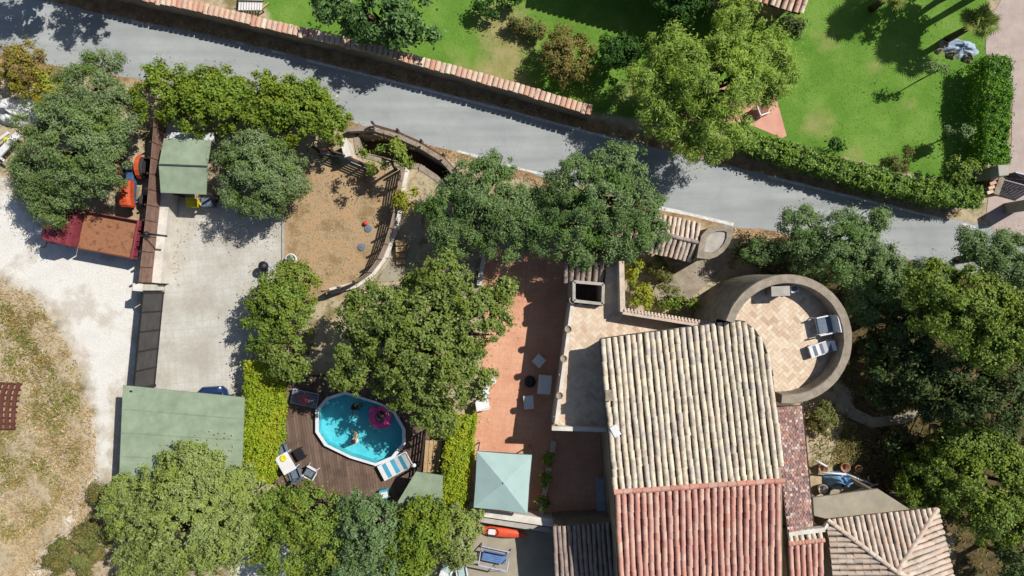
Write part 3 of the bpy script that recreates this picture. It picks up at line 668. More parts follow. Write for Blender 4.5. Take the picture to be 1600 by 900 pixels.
for i, (px, py) in enumerate([(894.5,469),(887.5,514),(880.5,560),(874,617.5),(867.5,667)]):
    c = at(px, py, TZ+.2); mb = MB(); mb.lathe((c.x, c.y, TZ), [(.1,0),(.12,.02),(.09,.06),(.15,.2),(.18,.3),(.18,.34),(.14,.34),(.13,.28),(.02,.27)], 14)
    u_ = mb.build('stone_urn', M['stone'], None, smooth=True)
    tag(u_, ['stone urn on the terrace corner beside the dark stair opening','stone urn second from the stair opening on the terrace edge','middle stone urn of five on the terrace edge','fourth stone urn from the stair opening on the terrace edge','stone urn on the terrace corner nearest the parasol'][i], 'urn', 'urns along the terrace edge')
# L-shaped parapet with tile coping
PH = 3.55
for a, b_ in (((971,408),(973,487)), ((973,487),(1120,511))):
    A, B_ = at(*a, PH), at(*b_, PH); mb = MB(); mb.bar((A.x, A.y, (TZ+PH)/2-.05), (B_.x, B_.y, (TZ+PH)/2-.05), .2, PH-TZ+.1); pw = mb.build('parapet', M['plaster'], house)
    d = (B_-A).normalized(); nn = Vector((-d.y, d.x, 0)); 
    mb = MB(); mb.bar(A+Vector((0,0,.03)), B_+Vector((0,0,.03)), .24, .06); mb.build('coping', M['tile_mixed'], pw)
    if abs(d.x) > .5:
        for v in resample([A, B_], .16)[:-1]:
            mb = MB(); mb.tube([v+nn*.2+d*.08+Vector((0,0,.02)), v+nn*.02+d*.08+Vector((0,0,.05))], [.062, .055], 6); mb.build('coping_tile', M['tile_mixed'], pw, smooth=True)
# stair shaft: four walls round a dark opening
mb = MB(); zs = 3.15
sh = pxs([(897,440),(943,444),(942,475),(897,470)], zs)
for a, b_ in zip(sh, sh[1:]+sh[:1]): mb.bar((a.x, a.y, zs/2), (b_.x, b_.y, zs/2), .14, zs)
mb.build('stairwell_wall', M['stone_light'], house)
mb = MB()
for i in range(6):
    c = sh[0].lerp(sh[1], (i+.5)/6); c2 = sh[3].lerp(sh[2], (i+.5)/6); mb.bar((c.x, c.y, .1+.06*i), (c2.x, c2.y, .1+.06*i), .24, .1)
mb.build('stair', M['stone'], house)
# small tiled roof over the stair foot
e0, e1, r0, r1 = at(878,440,2.3), at(946,443,2.3), at(880,408,2.75), at(946,410,2.75)
mb = MB(); mb.slab([e0-Vector((0,0,.08)), e1-Vector((0,0,.08)), r1-Vector((0,0,.08)), r0-Vector((0,0,.08))], .1); pr = mb.build('porch_roof', M['plaster_old'], house)
Uu = (e1-e0).normalized(); Vv = (r0-e0); Vv = (Vv-Uu*Vv.dot(Uu)); roof_tiles(pr, e0, Uu, Vv, [(0, 0), ((e1-e0).length, 0), ((e1-e0).length, Vv.length), (0, Vv.length)], .29, .4, M['tile_grey'], M['channel'], 60, 'barrel_tile')
# narrow eastern roof of small mixed tiles
zA, zB = 4.3, 3.7
q = [at(1208,636,zA), at(1253,634,zB), at(1271,826,zB), at(1231,832,zA)]
mb = MB(); mb.slab([v-Vector((0,0,.03)) for v in q], .15); side = mb.build('side_roof', M['channel'], house)
mb = MB(); rs = random.Random(5); nu, nv = 9, 46
for j in range(nv):
    for i in range(nu):
        f = lambda a, b_: (q[0].lerp(q[1], a)).lerp(q[3].lerp(q[2], a), b_)
        a0, a1 = (i+.06+(.4 if j % 2 else 0))/nu, (i+.94+(.4 if j % 2 else 0))/nu; a1 = min(a1, 1.02); b0, b1 = (j+.05)/nv, (j+1.0)/nv
        dz = Vector((0, 0, rs.uniform(0, .025))); mb.slab([f(a0, b0)+dz, f(a1, b0)+dz, f(a1, b1)+dz*1.6, f(a0, b1)+dz*1.6], .03)
o = mb.build('flat_tile', M['mosaic'], side); o['kind'] = 'stuff'
mb = MB(); mb.prism([Vector((v.x, v.y, 0)) for v in (at(1205,640,zA), at(1250,637,zB), at(1266,822,zB), at(1225,830,zA))], -.05, 3.5); mb.build('side_wall', M['plaster_old'], house)
mb = MB(); mb.bar(at(1231,833,4.0), at(1287,826,4.0), .2, .3); mb.bar(at(1287,826,4.0), at(1292,818,4.0), .12, .2); mb.build('white_upstand', M['plaster'], house)
mb = MB(); mb.bar(at(1254,636,zB), at(1272,827,zB), .05, .06); mb.build('eave_board', M['wood_dark'], house)
# lower south-eastern roof: short beige slope, ridge, red slope
zr = 4.1
a, b_ = at(1231,849,zr), at(1287,843,zr); Ul = (b_-a).normalized(); Vl = Vector((-Ul.y, Ul.x, 0)); wl = (b_-a).length
mb = MB(); mb.prism([Vector((v.x, v.y, 0)) for v in (a+Vl*.5, b_+Vl*.5, b_-Vl*2.2, a-Vl*2.2)], -.05, 3.6); wing = mb.build('wing_wall', M['plaster_old'], house)
roof_tiles(wing, a, -Ul, (-Vl+Vector((0,0,.18))), [(-wl, -.52), (0, -.52), (0, 0), (-wl, 0)], .28, .4, M['tile_beige'], M['channel'], 40, 'barrel_tile')
roof_tiles(wing, a, Ul, (Vl+Vector((0,0,.18))), [(0, -2.4), (wl, -2.4), (wl, 0), (0, 0)], .28, .42, M['tile_red'], M['channel_red'], 60, 'barrel_tile')
ridge_caps(wing, a+Vector((0,0,.05)), b_+Vector((0,0,.05)), .12, M['ridge_red'], .16)
# south-western lean-to with grey brown tiles
e0, e1 = at(862,823,2.5), at(968,816,2.5); Ul = (e1-e0).normalized(); Vl = Vector((-Ul.y, Ul.x, 0)); wl = (e1-e0).length
mb = MB(); mb.prism([Vector((v.x, v.y, 0)) for v in (e0+Ul*.15-Vl*.1, e1-Vl*.1, e1-Vl*4.2, e0+Ul*.15-Vl*4.2)], -.05, 2.3); lean = mb.build('lean_to_wall', M['plaster_old'], house)
roof_tiles(lean, e0+Vl*0, Ul, (Vl+Vector((0,0,.06))), [(0, -4.4), (wl, -4.4), (wl, 0), (0, 0)], .24, .4, M['tile_grey'], M['channel'], 150, 'barrel_tile')
# ------------------------------------------------------------------ hipped outbuilding on the south-east
hip = thing('outbuilding', 'small outbuilding with hipped barrel tile roof at the bottom right', 'building', at(1400, 900, 0))
ap = at(1400,893,3.95); nw = at(1292,812,3.2); ne = at(1464,794,3.2); se = at(1495,930,3.2); sw = at(1312,985,3.2)
mb = MB(); cc = (nw+ne+se+sw)/4; mb.prism([Vector((cc.x+(v.x-cc.x)*.93, cc.y+(v.y-cc.y)*.93, 0)) for v in (nw, ne, se, sw)], -.05, 3.1); mb.build('wall', M['plaster_old'], hip)
for A, B_, m_, k in ((ne, nw, 'tile_mixed', 90), (se, ne, 'tile_mixed', 90), (nw, sw, 'tile_mixed', 120), (sw, se, 'tile_grey', 0)):
    U_ = (B_-A).normalized(); V_ = (ap-A)-U_*(ap-A).dot(U_)
    tri = [(0, 0), ((B_-A).length, 0), ((ap-A).dot(U_), V_.length)]
    mb = MB(); dn = Vector((0, 0, -.07)); mb.add([A+dn, B_+dn, ap+dn], [(0, 1, 2)]); sl_o = mb.build('roof_slope', M['channel'], hip)
    roof_tiles(sl_o, A, U_, V_, tri, .27 if m_ == 'tile_mixed' else .25, .40, M[m_], M['channel'], k, 'barrel_tile')
for v in (nw, ne, se): ridge_caps(hip, v+Vector((0,0,.04)), ap+Vector((0,0,.06)), .12, M['tile_mixed'], .36, 'hip_tile')
sheet('paved_alley', pxs([(1284,812),(1300,812),(1322,930),(1290,930)], 1.6), 1.6, M['concrete'], 1.62)
cs = thing('concrete_canopy', 'flat grey concrete roof slab between the house and the hipped outbuilding', 'roof slab', at(1330,790,0))
mb = MB(); mb.slab(pxs([(1270,778),(1372,764),(1422,796),(1296,812),(1272,806)], 2.9), .16); mb.build('slab', M['concrete'], cs, bevel=.02)
mb = MB()
for px, py in ((1280,784),(1368,770),(1405,793),(1300,804)): c = at(px, py, 2.9); mb.box((c.x, c.y, 1.37), (.16, .16, 2.75))
mb.build('post', M['concrete'], cs)
# ------------------------------------------------------------------ round tower
TWZ = 5.0
tc = at(1231, 530, TWZ); ro = 101.5*(HC-TWZ)/FP; ri = ro-.42; fz = 4.0
tower = thing('round_tower', 'round stone tower with thick parapet and sandy tiled roof terrace', 'tower', (tc.x, tc.y, 0))
seg = 64; mb = MB(); prof = [(ro+.12, -.05), (ro+.06, 1.5), (ro, 3.6), (ro, TWZ-.08), (ro-.03, TWZ), (ri+.03, TWZ), (ri, TWZ-.05), (ri, fz-.1)]
ringv = []; rt = random.Random(9)
for r_, z in prof: ringv += [(tc.x+(r_+(rt.uniform(-.015, .015)))*math.cos(2*math.pi*k/seg), tc.y+r_*math.sin(2*math.pi*k/seg), z+rt.uniform(-.008, .008)) for k in range(seg)]
# parapet stays open where the house roof runs into the tower
def cut(k):
    a = 2*math.pi*(k+.5)/seg; x = tc.x+ro*math.cos(a); y = tc.y+ro*math.sin(a); rel = Vector((x-Rg.x, y-Rg.y, 0)); return rel.dot(Uh) < 7.95 and rel.dot(Vh) < 7.25
fs = []
for i in range(len(prof)-1):
    for k in range(seg):
        if i >= 2 and cut(k): continue
        fs.append((i*seg+k, i*seg+(k+1) % seg, (i+1)*seg+(k+1) % seg, (i+1)*seg+k))
for k in range(seg):
    if cut(k) != cut((k+1) % seg): fs.append([i*seg+(k+1) % seg for i in range(2, len(prof))])
mb.add(ringv, fs); mb.build('wall', M['stone'], tower, smooth=False)
circ = [(tc.x+(ri+.02)*math.cos(2*math.pi*k/48), tc.y+(ri+.02)*math.sin(2*math.pi*k/48)) for k in range(48)]
mb = MB(); mb.prism(circ, fz-.3, fz-.02); mb.build('floor_bed', M['grout'], tower)
floor_tiles(tower, [Vector((x, y, 0)) for x, y in circ], fz, .36, .78, M['floor_tile'], 'floor_tiles')
for i in range(0):
    pass
# ------------------------------------------------------------------ gate house by the road
gh = thing('gate_canopy', 'small gabled barrel tile canopy over the garden entrance beside the road', 'canopy', at(1050,375,0))
ra, rb = at(985,354,2.75), at(1091,379,2.75); Ug = (rb-ra).normalized(); Vg = Vector((-Ug.y, Ug.x, 0)); wl = (rb-ra).length
roof_tiles(gh, ra, -Ug, (-Vg+Vector((0,0,.35))), [(-wl, -1.0), (0, -1.0), (0, 0), (-wl, 0)], .24, .5, M['tile_mixed'], M['channel'], 80, 'barrel_tile')
roof_tiles(gh, ra, Ug, (Vg+Vector((0,0,.35))), [(0, -1.0), (wl, -1.0), (wl, 0), (0, 0)], .24, .36, M['tile_mixed'], M['channel'], 80, 'barrel_tile')
ridge_caps(gh, ra+Vector((0,0,.05)), rb+Vector((0,0,.05)), .11, M['tile_grey'], .36)
for s_ in (-1, 1):
    mb = MB(); a = ra+Vg*s_*.75; b_ = rb+Vg*s_*.75; mb.bar((a.x, a.y, 2.34), (b_.x, b_.y, 2.34), .14, .16); mb.build('beam', M['wood_dark'], gh)
for f in (.03, .97):
    for s_ in (-1, 1):
        c = ra.lerp(rb, f)+Vg*s_*.75; mb = MB(); mb.box((c.x, c.y, 1.12), (.3, .3, 2.3)); mb.build('pillar', M['plaster_old'], gh)
gp = thing('stone_pier', 'drop shaped stone pier with pale sunken top at the end of the tile canopy', 'pier', at(1115,378,0))
op = pxs([(1092,384),(1096,368),(1106,357),(1120,352),(1136,351),(1146,354),(1145,368),(1140,381),(1131,393),(1120,401),(1108,405),(1089,403)], 2.95)
ip = pxs([(1102,383),(1106,371),(1113,364),(1123,361),(1134,361),(1134,371),(1129,382),(1121,391),(1111,395),(1099,393)], 2.95)
mb = MB(); mb.prism([Vector((v.x, v.y, 0)) for v in op], -.05, 2.8); mb.build('shaft', M['stone'], gp)
mb = MB(); n1 = len(op); cen = sum(op, Vector())/n1
inn = [cen+(v-cen)*.62 for v in op]
for k in range(n1):
    j = (k+1) % n1; mb.slab([op[k], op[j], inn[j], inn[k]], .145)
mb.build('rim', M['stone'], gp)
mb = MB(); mb.prism([cen+(v-cen)*.63 for v in op], 2.79, 2.86); mb.build('sunken_top', M['stone_light'], gp)
# ------------------------------------------------------------------ neighbour's house at the top edge
nh = thing('neighbour_house', 'house corner with terracotta tile eave at the top edge beyond the lawn', 'house', at(1180,-60,0))
e1 = at(1251,21,3.2); e0 = at(900,-79,3.2); U_ = (e1-e0).normalized(); Vp = Vector((-U_.y, U_.x, 0)); wl = (e1-e0).length
mb = MB(); mb.prism([Vector((v.x, v.y, 0)) for v in (e0+Vp*.5, e1+Vp*.5-U_*.4, e1+Vp*6-U_*.4, e0+Vp*6)], -.05, 3.2); nw_ = mb.build('wall', M['plaster_old'], nh)
mb = MB(); mb.slab([e0-Vector((0,0,.06)), e1-Vector((0,0,.06)), e1+Vp*6+Vector((0,0,1.4)), e0+Vp*6+Vector((0,0,1.4))], .12); nr_ = mb.build('roof', M['channel'], nh)
roof_tiles(nr_, e0, U_, Vp+Vector((0,0,.24)), [(0, 0), (wl, 0), (wl, 6.1), (0, 6.1)], .3, .42, M['tile_cap'], M['channel'], 60, 'barrel_tile')
ridge_caps(nh, e1+Vector((0,0,.05)), e1+Vp*6+Vector((0,0,1.5)), .12, M['tile_cap'], .36, 'verge_tile')
# ------------------------------------------------------------------ garden wall along the road with tile cap
gw = thing('garden_wall', 'long plastered garden wall with terracotta tile capping along the far side of the road', 'wall', at(600,90,0))
WZ = 1.62
cap = pxs([(60,-48),(236,-4),(300,8),(420,38),(560,70),(700,107),(800,135),(925,172)], WZ)
for a, b_ in zip(cap, cap[1:]):
    mb = MB(); mb.bar((a.x, a.y, WZ/2-.05), (b_.x, b_.y, WZ/2-.05), .26, WZ-.02); mb.build('wall_panel', M['plaster_old'], gw)
q = resample(cap, .275); kt = 0
tile_me = {}
for i, (a, b_) in enumerate(zip(q, q[1:])):
    d = (b_-a).normalized(); nn = Vector((-d.y, d.x, 0)); big = i % 9 == 4
    mb = MB(); h = -.07 if big else 0; ww = .24+(.03 if big else 0)+R.uniform(-.015, .015)
    c = (a+b_)/2+nn*R.uniform(-.015, .015)
    L_ = .275*.93
    pts = []
    for s_ in (-1, 1):
        for (t, z) in ((-.5, -.02), (-.36, .05), (0, .075), (.36, .05), (.5, -.02)):
            pts.append(c+nn*s_*ww+d*t*L_+Vector((0, 0, z+h+(.0 if s_ > 0 else -.03)+WZ-c.z-.02)))
    mb.add(pts, [(k, k+1, 6+k, 5+k) for k in range(4)]+[(4, 3, 2, 1, 0), (5, 6, 7, 8, 9)]); mb.build('cap_tile', M['tile_cap'], gw)

# ------------------------------------------------------------------ fences and gates
def board_fence(name, label, pts, zb, zt, side, wall_m=None, slat_gap=False, post=.75, wall_th=.26, post_h=.12, nb=5, wshift=0., bm=None):
    """posts and boards on a low white wall; side = wall thickness offset direction"""
    t = thing(name, label, 'fence', (pts[0].x, pts[0].y, 0)); q = resample(pts, post)
    if wall_m:
        mb = MB()
        for a, b_ in zip(pts, pts[1:]): mb.bar((a.x+wshift, a.y, zb/2-.03), (b_.x+wshift, b_.y, zb/2-.03), wall_th, zb+.06)
        mb.build('base_wall', wall_m, t)
    for v in q:
        mb = MB(); mb.box((v.x, v.y, (zb+zt)/2+post_h/2), (.09, .09, zt-zb+post_h)); mb.build('post', M['wood_dark'], t)
    for a, b_ in zip(q, q[1:]):
        d = (b_-a).normalized(); nn = Vector((-d.y, d.x, 0))*side
        for k in range(nb):
            h = (zt-zb)/nb; z = zb+h*(k+.5); mb = MB()
            mb.bar(Vector((a.x, a.y, z))+nn*.055+d*.02, Vector((b_.x, b_.y, z))+nn*.055-d*.02, .025, h*(.62 if slat_gap else .965)); mb.build('board', bm or M['wood_brown'], t)
    return t
fl = pxs([(273,190),(271,222),(262,330),(250,442)])
board_fence('board_fence', 'tall brown board fence on a white base wall between the gravel lot and the drive', fl, .95, 2.15, 1, M['plaster'], nb=6, wall_th=.62, wshift=.2)
fc = pxs([(634,262),(628,290),(622,330),(612,370),(600,402),(580,428),(555,445),(515,455)])
board_fence('curved_fence', 'curving brown slatted fence on a low white wall round the dry yard', fc, .3, 1.45, 1, M['plaster'], True, .8, .32, nb=6, wshift=.1, bm=M['wood_grey'])
fr = pxs([(500,238),(530,243),(565,258),(592,268)])
board_fence('slatted_fence', 'short slatted fence beside the sunken ramp at the yard corner', fr, .1, 1.2, 1, M['plaster'], True, .75, .2, nb=6)
fs_ = pxs([(588,199),(640,214),(680,236),(706,254),(722,276)])
board_fence('ramp_railing', 'dark slatted timber railing curving along the road above the ramp', fs_, .3, 1.1, -1, None, True, 1.25, nb=3)
# sunken ramp bed and its white end pier
dk = mat('shade_brown_earth', S(110,84,68), S(92,72,58), 2, .95)  # brown bed darkened to stand in for shade down in the ramp
o = MB(); o.add([(v.x, v.y, -1.45) for v in RAMP][::-1] if sum(a.x*b_.y-b_.x*a.y for a, b_ in zip(RAMP, RAMP[1:]+RAMP[:1])) < 0 else [(v.x, v.y, -1.45) for v in RAMP], [list(range(len(RAMP)))]); o = o.build('ramp', dk); o['kind'] = 'structure'
o = MB()
for a, b_ in zip(RAMP, RAMP[1:]+RAMP[:1]): o.bar((a.x, a.y, -.72), (b_.x, b_.y, -.72), .3, 1.52)
o = o.build('ramp_retaining_wall', M['stone']); o['kind'] = 'structure'
t = thing('gate_pier', 'white plastered pier at the head of the ramp beside the road hedge', 'pier', at(550,240,0))
mb = MB(); c = at(548,238,0); mb.box((c.x, c.y, .55), (.3, .9, 1.2), .25); mb.box((c.x, c.y, 1.18), (.36, .96, .08), .25); mb.build('pier', M['plaster'], t, bevel=.02)
mb = MB(); a, b_ = at(544,204,.3), at(585,202,.3); mb.bar(a, b_, .22, .55); mb.build('low_wall', M['stone'], t)
# sliding gate
ga, gb = at(256,457), at(242,602); gate = thing('driveway_gate', 'dark grey metal gate of upright panels across the drive entrance', 'gate', ga)
d = (gb-ga).normalized(); L_ = (gb-ga).length; GZ = 2.05
mb = MB()
for z in (.08, GZ): mb.bar(Vector((ga.x, ga.y, z)), Vector((gb.x, gb.y, z)), .07, .08)
for f in (0, 1): v = ga.lerp(gb, f); mb.box((v.x, v.y, GZ/2+.05), (.09, .09, GZ+.1))
mb.build('gate_frame', M['black'], gate)
for i in range(5):
    v = ga.lerp(gb, i/5); mb = MB(); mb.box((v.x+.03, v.y, GZ/2), (.04, .06, GZ-.1)); mb.build('upright', M['black'], gate)
    a, b_ = ga.lerp(gb, (i+.03)/5), ga.lerp(gb, (i+.97)/5)
    for j in range(3):
        z0 = .14+j*.63; mb = MB(); mb.bar((a.x, a.y, z0+.3), (b_.x, b_.y, z0+.3), .03, .6); mb.build('panel', M['metal_dark'], gate)
mb = MB(); mb.box(gb+Vector((0,0,1.12)), (.14, .14, 2.3)); mb.build('end_post', M['black'], gate)
mb = MB(); c = at(250,449); mb.box((c.x, c.y, 1.05), (.42, .3, 2.15), -.08); mb.box((c.x, c.y, 2.15), (.5, .38, .07), -.08)
t = mb.build('gate_pillar', M['plaster'], None, bevel=.02); tag(t, 'white gate pillar between the board fence and the dark metal gate', 'pillar')
# lamp arm on the fence
t = thing('fence_lamp', 'black lamp on a long arm reaching from the board fence over the drive', 'lamp', at(258,366,0))
mb = MB(); a = at(232,366,2.2); mb.tube([(a.x-.05, a.y, 1.9), (a.x-.05, a.y, 2.3), (a.x+.1, a.y, 2.38), at(261,369,2.36)], .05, 8); mb.build('arm', M['black'], t, smooth=True)
mb = MB(); mb.lathe((a.x-.05, a.y, 2.2), [(.05,0),(.13,.03),(.15,.12),(.1,.2),(.04,.24)], 12); mb.build('lamp_head', M['black'], t, smooth=True)

# ------------------------------------------------------------------ green sheet roofs
def sheet_roof(name, label, top, th, posts, seams=0, cat='shed'):
    t = thing(name, label, cat, (top[0].x, top[0].y, 0)); mb = MB(); mb.slab(top, th); mb.build('roof_sheet', M['green_sheet'], t)
    c = sum((v for v in top), Vector())/len(top)
    for v in posts:
        u_ = c.lerp(v, .94); mb = MB(); mb.box((u_.x, u_.y, (v.z-th)/2-.03), (.09, .09, v.z-th)); mb.build('post', M['metal_dark'], t)
    for k in range(seams):
        f = (k+1)/(seams+1); a = top[0].lerp(top[3], f); b_ = top[1].lerp(top[2], f); mb = MB(); mb.bar(a+Vector((0,0,.012)), b_+Vector((0,0,.012)), .035, .03); mb.build('seam', M['green_sheet'], t)
    return t
q = [at(192,602,2.25), at(382,621,2.25), at(377,755,2.55), at(186,750,2.55)]
carport = sheet_roof('carport', 'large sage green sheet carport beside the golden hedge', q, .08, q, 3, 'carport')
q = [at(256,216,2.3), at(330,219,2.3), at(324,260,2.42), at(248,257,2.42)]
q2 = [at(248,257,2.42), at(324,260,2.42), at(322,304,2.2), at(251,301,2.2)]
t = sheet_roof('bin_shelter', 'small sage green ridged roof shelter beside the olive tree on the drive', q, .06, q[:2])
mb = MB(); mb.slab(q2, .06); mb.build('roof_sheet', M['green_sheet'], t)
mb = MB(); mb.bar(q[3]+Vector((0,0,.03)), q[2]+Vector((0,0,.03)), .07, .06); mb.build('ridge_bar', M['metal_dark'], t)
for v in q2[2:]:
    mb = MB(); mb.box((v.x+(.1 if v.x < -17 else -.1), v.y+.1, 1.05), (.09, .09, 2.1)); mb.build('post', M['metal_dark'], t)
def bin_(px, py, m_, label, sx=.5, sy=.55, h=.9):
    c = at(px, py, h); t = thing('wheelie_bin', label, 'bin', (c.x, c.y, 0)); mb = MB()
    mb.prism([(c.x-sx*.42, c.y-sy*.42), (c.x+sx*.42, c.y-sy*.42), (c.x+sx*.42, c.y+sy*.42), (c.x-sx*.42, c.y+sy*.42)], .05, h-.06); mb.build('body', m_, t, bevel=.03)
    mb = MB(); mb.slab([(c.x-sx/2, c.y-sy/2, h-.02), (c.x+sx/2, c.y-sy/2, h-.02), (c.x+sx/2, c.y+sy/2, h+.04), (c.x-sx/2, c.y+sy/2, h+.04)], .05); mb.build('lid', m_, t, bevel=.02)
    mb = MB()
    for s_ in (-1, 1): mb.lathe((c.x+s_*sx*.44, c.y+sy*.4, .1), [(.1, -.03), (.1, .03)], 12, (1, 0, 0))
    mb.build('wheels', M['rubber'], t)
bin_(297, 316, M['yellow'], 'yellow bin in front of the small green shelter', .46, .5, .85)
bin_(322, 316, M['grey_fabric'], 'grey bin right of the yellow bin by the olive tree', .5, .45, .85)
q = [at(650,737,2.3), at(692,743,2.3), at(691,800,2.1), at(618,790,2.1)]
sheet_roof('pool_shed', 'small green trapezoid shed roof beside the pool deck and the narrow hedge', q, .06, q, 0)
t = thing('neighbour_canopy', 'pale sheet roof in leaf shade behind the small green shelter', 'canopy', at(290,212,0))
q = [at(268,207,1.9), at(334,207,1.9), at(334,224,1.9), at(262,221,1.9)]; mb = MB(); mb.slab(q, .05); mb.build('sheet', M['white_tarp'], t)
for v in q: 
    mb = MB(); c = (sum(q, Vector())/4).lerp(v, .9); mb.box((c.x, c.y, .92), (.06, .06, 1.85)); mb.build('post', M['metal_dark'], t)

# ------------------------------------------------------------------ vehicles
def wheel(parent, c, ax, r, wd, hub):
    mb = MB(); mb.lathe(c, [(r*.62, -wd/2), (r*.92, -wd/2), (r, -wd*.3), (r, wd*.3), (r*.92, wd/2), (r*.62, wd/2)], 20, ax); w_ = mb.build('wheel', M['rubber'], parent, smooth=False)
    mb = MB(); mb.lathe(c, [(r*.3, -wd*.42), (r*.62, -wd*.35), (r*.62, wd*.35), (r*.3, wd*.42)], 16, ax); mb.build('rim', hub, w_)
# lorry with rusty open bed
f = loc_frame(at(146,362,.9)*1-Vector((0,0,.9)), math.radians(169.5)); ax = f(0, 1, 0)-f(0, 0, 0)
tr = thing('flatbed_truck', 'old red flatbed lorry with rusty empty bed parked under the olive tree', 'truck', f(0, 0, 0))
def fbox(mb, x0, x1, y0, y1, z0, z1): return mb.add([f(x, y, z) for z in (z0, z1) for x, y in ((x0,y0),(x1,y0),(x1,y1),(x0,y1))], [(3,2,1,0),(4,5,6,7),(0,1,5,4),(1,2,6,5),(2,3,7,6),(3,0,4,7)])
mb = MB(); fbox(mb, -2.2, 2.1, -.45, -.3, .45, .62); fbox(mb, -2.2, 2.1, .3, .45, .45, .62); mb.build('chassis', M['black'], tr)
mb = MB(); fbox(mb, -2.3, .6, -.95, .95, .86, .94); bed = mb.build('bed', M['rust'], tr)
for y0 in (-1, .95):
    mb = MB(); fbox(mb, -2.3, .6, y0, y0+.05, .86, 1.22); mb.build('side_board', M['red_paint'] if y0 < 0 else M['rust_dark'], tr)
mb = MB(); fbox(mb, -2.42, -2.3, -1, 1, .8, 1.24); tg = mb.build('tailgate', M['red_paint'], tr)
for k in range(5):
    mb = MB(); fbox(mb, -2.47, -2.42, -.8+k*.38, -.7+k*.38, .82, 1.2); mb.build('rib', M['red_paint'], tg)
for k in range(4):
    mb = MB(); fbox(mb, .64+k*.1, .7+k*.1, -.92, .92, .9, 1.5-.04*k); mb.build('headboard', M['red_paint'], tr)
# cab: lofted sections along x
secs = [(1.02,.95,.5,1.72),(1.08,.97,.5,1.92),(1.75,.96,.5,1.95),(1.95,.94,.5,1.82),(2.28,.92,.5,1.18),(2.5,.86,.52,1.05),(2.56,.8,.55,.9)]
mb = MB(); vs = []
for x, hw, z0, z1 in secs: vs += [f(x, -hw, z0), f(x, hw, z0), f(x, hw, z0+(z1-z0)*.55), f(x, hw*.9, z1-.05), f(x, hw*.78, z1), f(x, -hw*.78, z1), f(x, -hw*.9, z1-.05), f(x, -hw, z0+(z1-z0)*.55)]
fs2 = [list(range(8)), list(range(48, 56))[::-1]]+[(i*8+k, i*8+(k+1) % 8, (i+1)*8+(k+1) % 8, (i+1)*8+k) for i in range(6) for k in range(8)]
mb.add(vs, fs2); cab = mb.build('cab', M['red_paint'], tr, bevel=.02)
mb = MB(); mb.add([f(2.0,-.7,1.74), f(2.0,.7,1.74), f(2.27,.76,1.24), f(2.27,-.76,1.24)], [(0,1,2,3)]); [v for v in mb.v]
for v in mb.v: v += (f(1,0,0)-f(0,0,0))*.02+Vector((0,0,.02))
mb.build('windscreen', M['glassy'], cab)
for s_ in (-1, 1):
    mb = MB(); mb.add([f(1.2,s_*.975,1.2), f(1.8,s_*.975,1.2), f(1.75,s_*.92,1.75), f(1.22,s_*.92,1.75)], [(0,1,2,3)]); mb.build('side_window', M['glassy'], cab)
    mb = MB(); mb.bar(f(2.0, s_*.93, 1.25), f(2.05, s_*1.2, 1.3), .03); mb.add([f(2.0,s_*1.15,1.15), f(2.1,s_*1.28,1.15), f(2.1,s_*1.28,1.5), f(2.0,s_*1.15,1.5)], [(0,1,2,3)]); mb.build('mirror', M['black'], cab)
    mb = MB(); mb.lathe(f(2.56, s_*.6, .78), [(.1,-.03),(.1,.03)], 12, f(1,0,0)-f(0,0,0)); mb.build('headlight', M['white_plastic'], cab)
for x in (-1.5, 1.7):
    for s_ in (-1, 1): wheel(tr, f(x, s_*.82, .42), ax, .42, .26, M['rust_dark'])
# tractor nose down the picture, next to the fence
f = loc_frame(at(216,286,0), math.radians(-93)); ax = f(0, 1, 0)-f(0, 0, 0)
tk = thing('tractor', 'old orange and blue tractor squeezed between olive tree and board fence', 'tractor', f(0, 0, 0))
mb = MB(); fbox(mb, -.9, 1.2, -.2, .2, .45, .85); mb.build('engine_block', M['blue_paint'], tk, bevel=.04)
mb = MB(); vs = []
for x, hw, z0, z1 in [(.0,.26,.85,1.3),(.1,.28,.85,1.38),(1.0,.3,.8,1.32),(1.3,.34,.7,1.22),(1.38,.3,.7,1.1)]: vs += [f(x,-hw,z0), f(x,hw,z0), f(x,hw,z1-.12), f(x,hw*.6,z1), f(x,-hw*.6,z1), f(x,-hw,z1-.12)]
mb.add(vs, [list(range(6)), list(range(24,30))[::-1]]+[(i*6+k, i*6+(k+1)%6, (i+1)*6+(k+1)%6, (i+1)*6+k) for i in range(4) for k in range(6)]); mb.build('bonnet', M['orange_paint'], tk, bevel=.03)
for s_ in (-1, 1):
    wheel(tk, f(-.75, s_*.55, .55), ax, .55, .32, M['orange_paint']); wheel(tk, f(.95, s_*.5, .33), ax, .33, .2, M['orange_paint'])
    mb = MB(); pts = [f(-.75+.66*math.cos(a), s_*y, .55+.66*math.sin(a)) for a in [math.radians(k) for k in range(20, 171, 25)] for y in (.38, .62)]
    mb.add(pts, [(2*i, 2*i+1, 2*i+3, 2*i+2) for i in range(6)]); mb.build('mudguard', M['orange_paint'], tk)
mb = MB(); mb.bar(f(.95,-.5,.33), f(.95,.5,.33), .1); mb.bar(f(-.75,-.5,.55), f(-.75,.5,.55), .16); mb.build('axle', M['black'], tk)
mb = MB(); fbox(mb, -.85, -.5, -.22, .22, .95, 1.05); fbox(mb, -.92, -.85, -.22, .22, .95, 1.3); mb.build('seat', M['black'], tk, bevel=.03)
mb = MB(); mb.tube([f(-.05,0,1.2), f(-.25,0,1.35)], .025, 6); mb.tube([f(-.27+.12*math.cos(a)*.5, .2*math.sin(a), 1.37+.1*math.cos(a)) for a in [k*math.pi/6 for k in range(12)]], .018, 6, True); mb.build('steering_wheel', M['black'], tk)
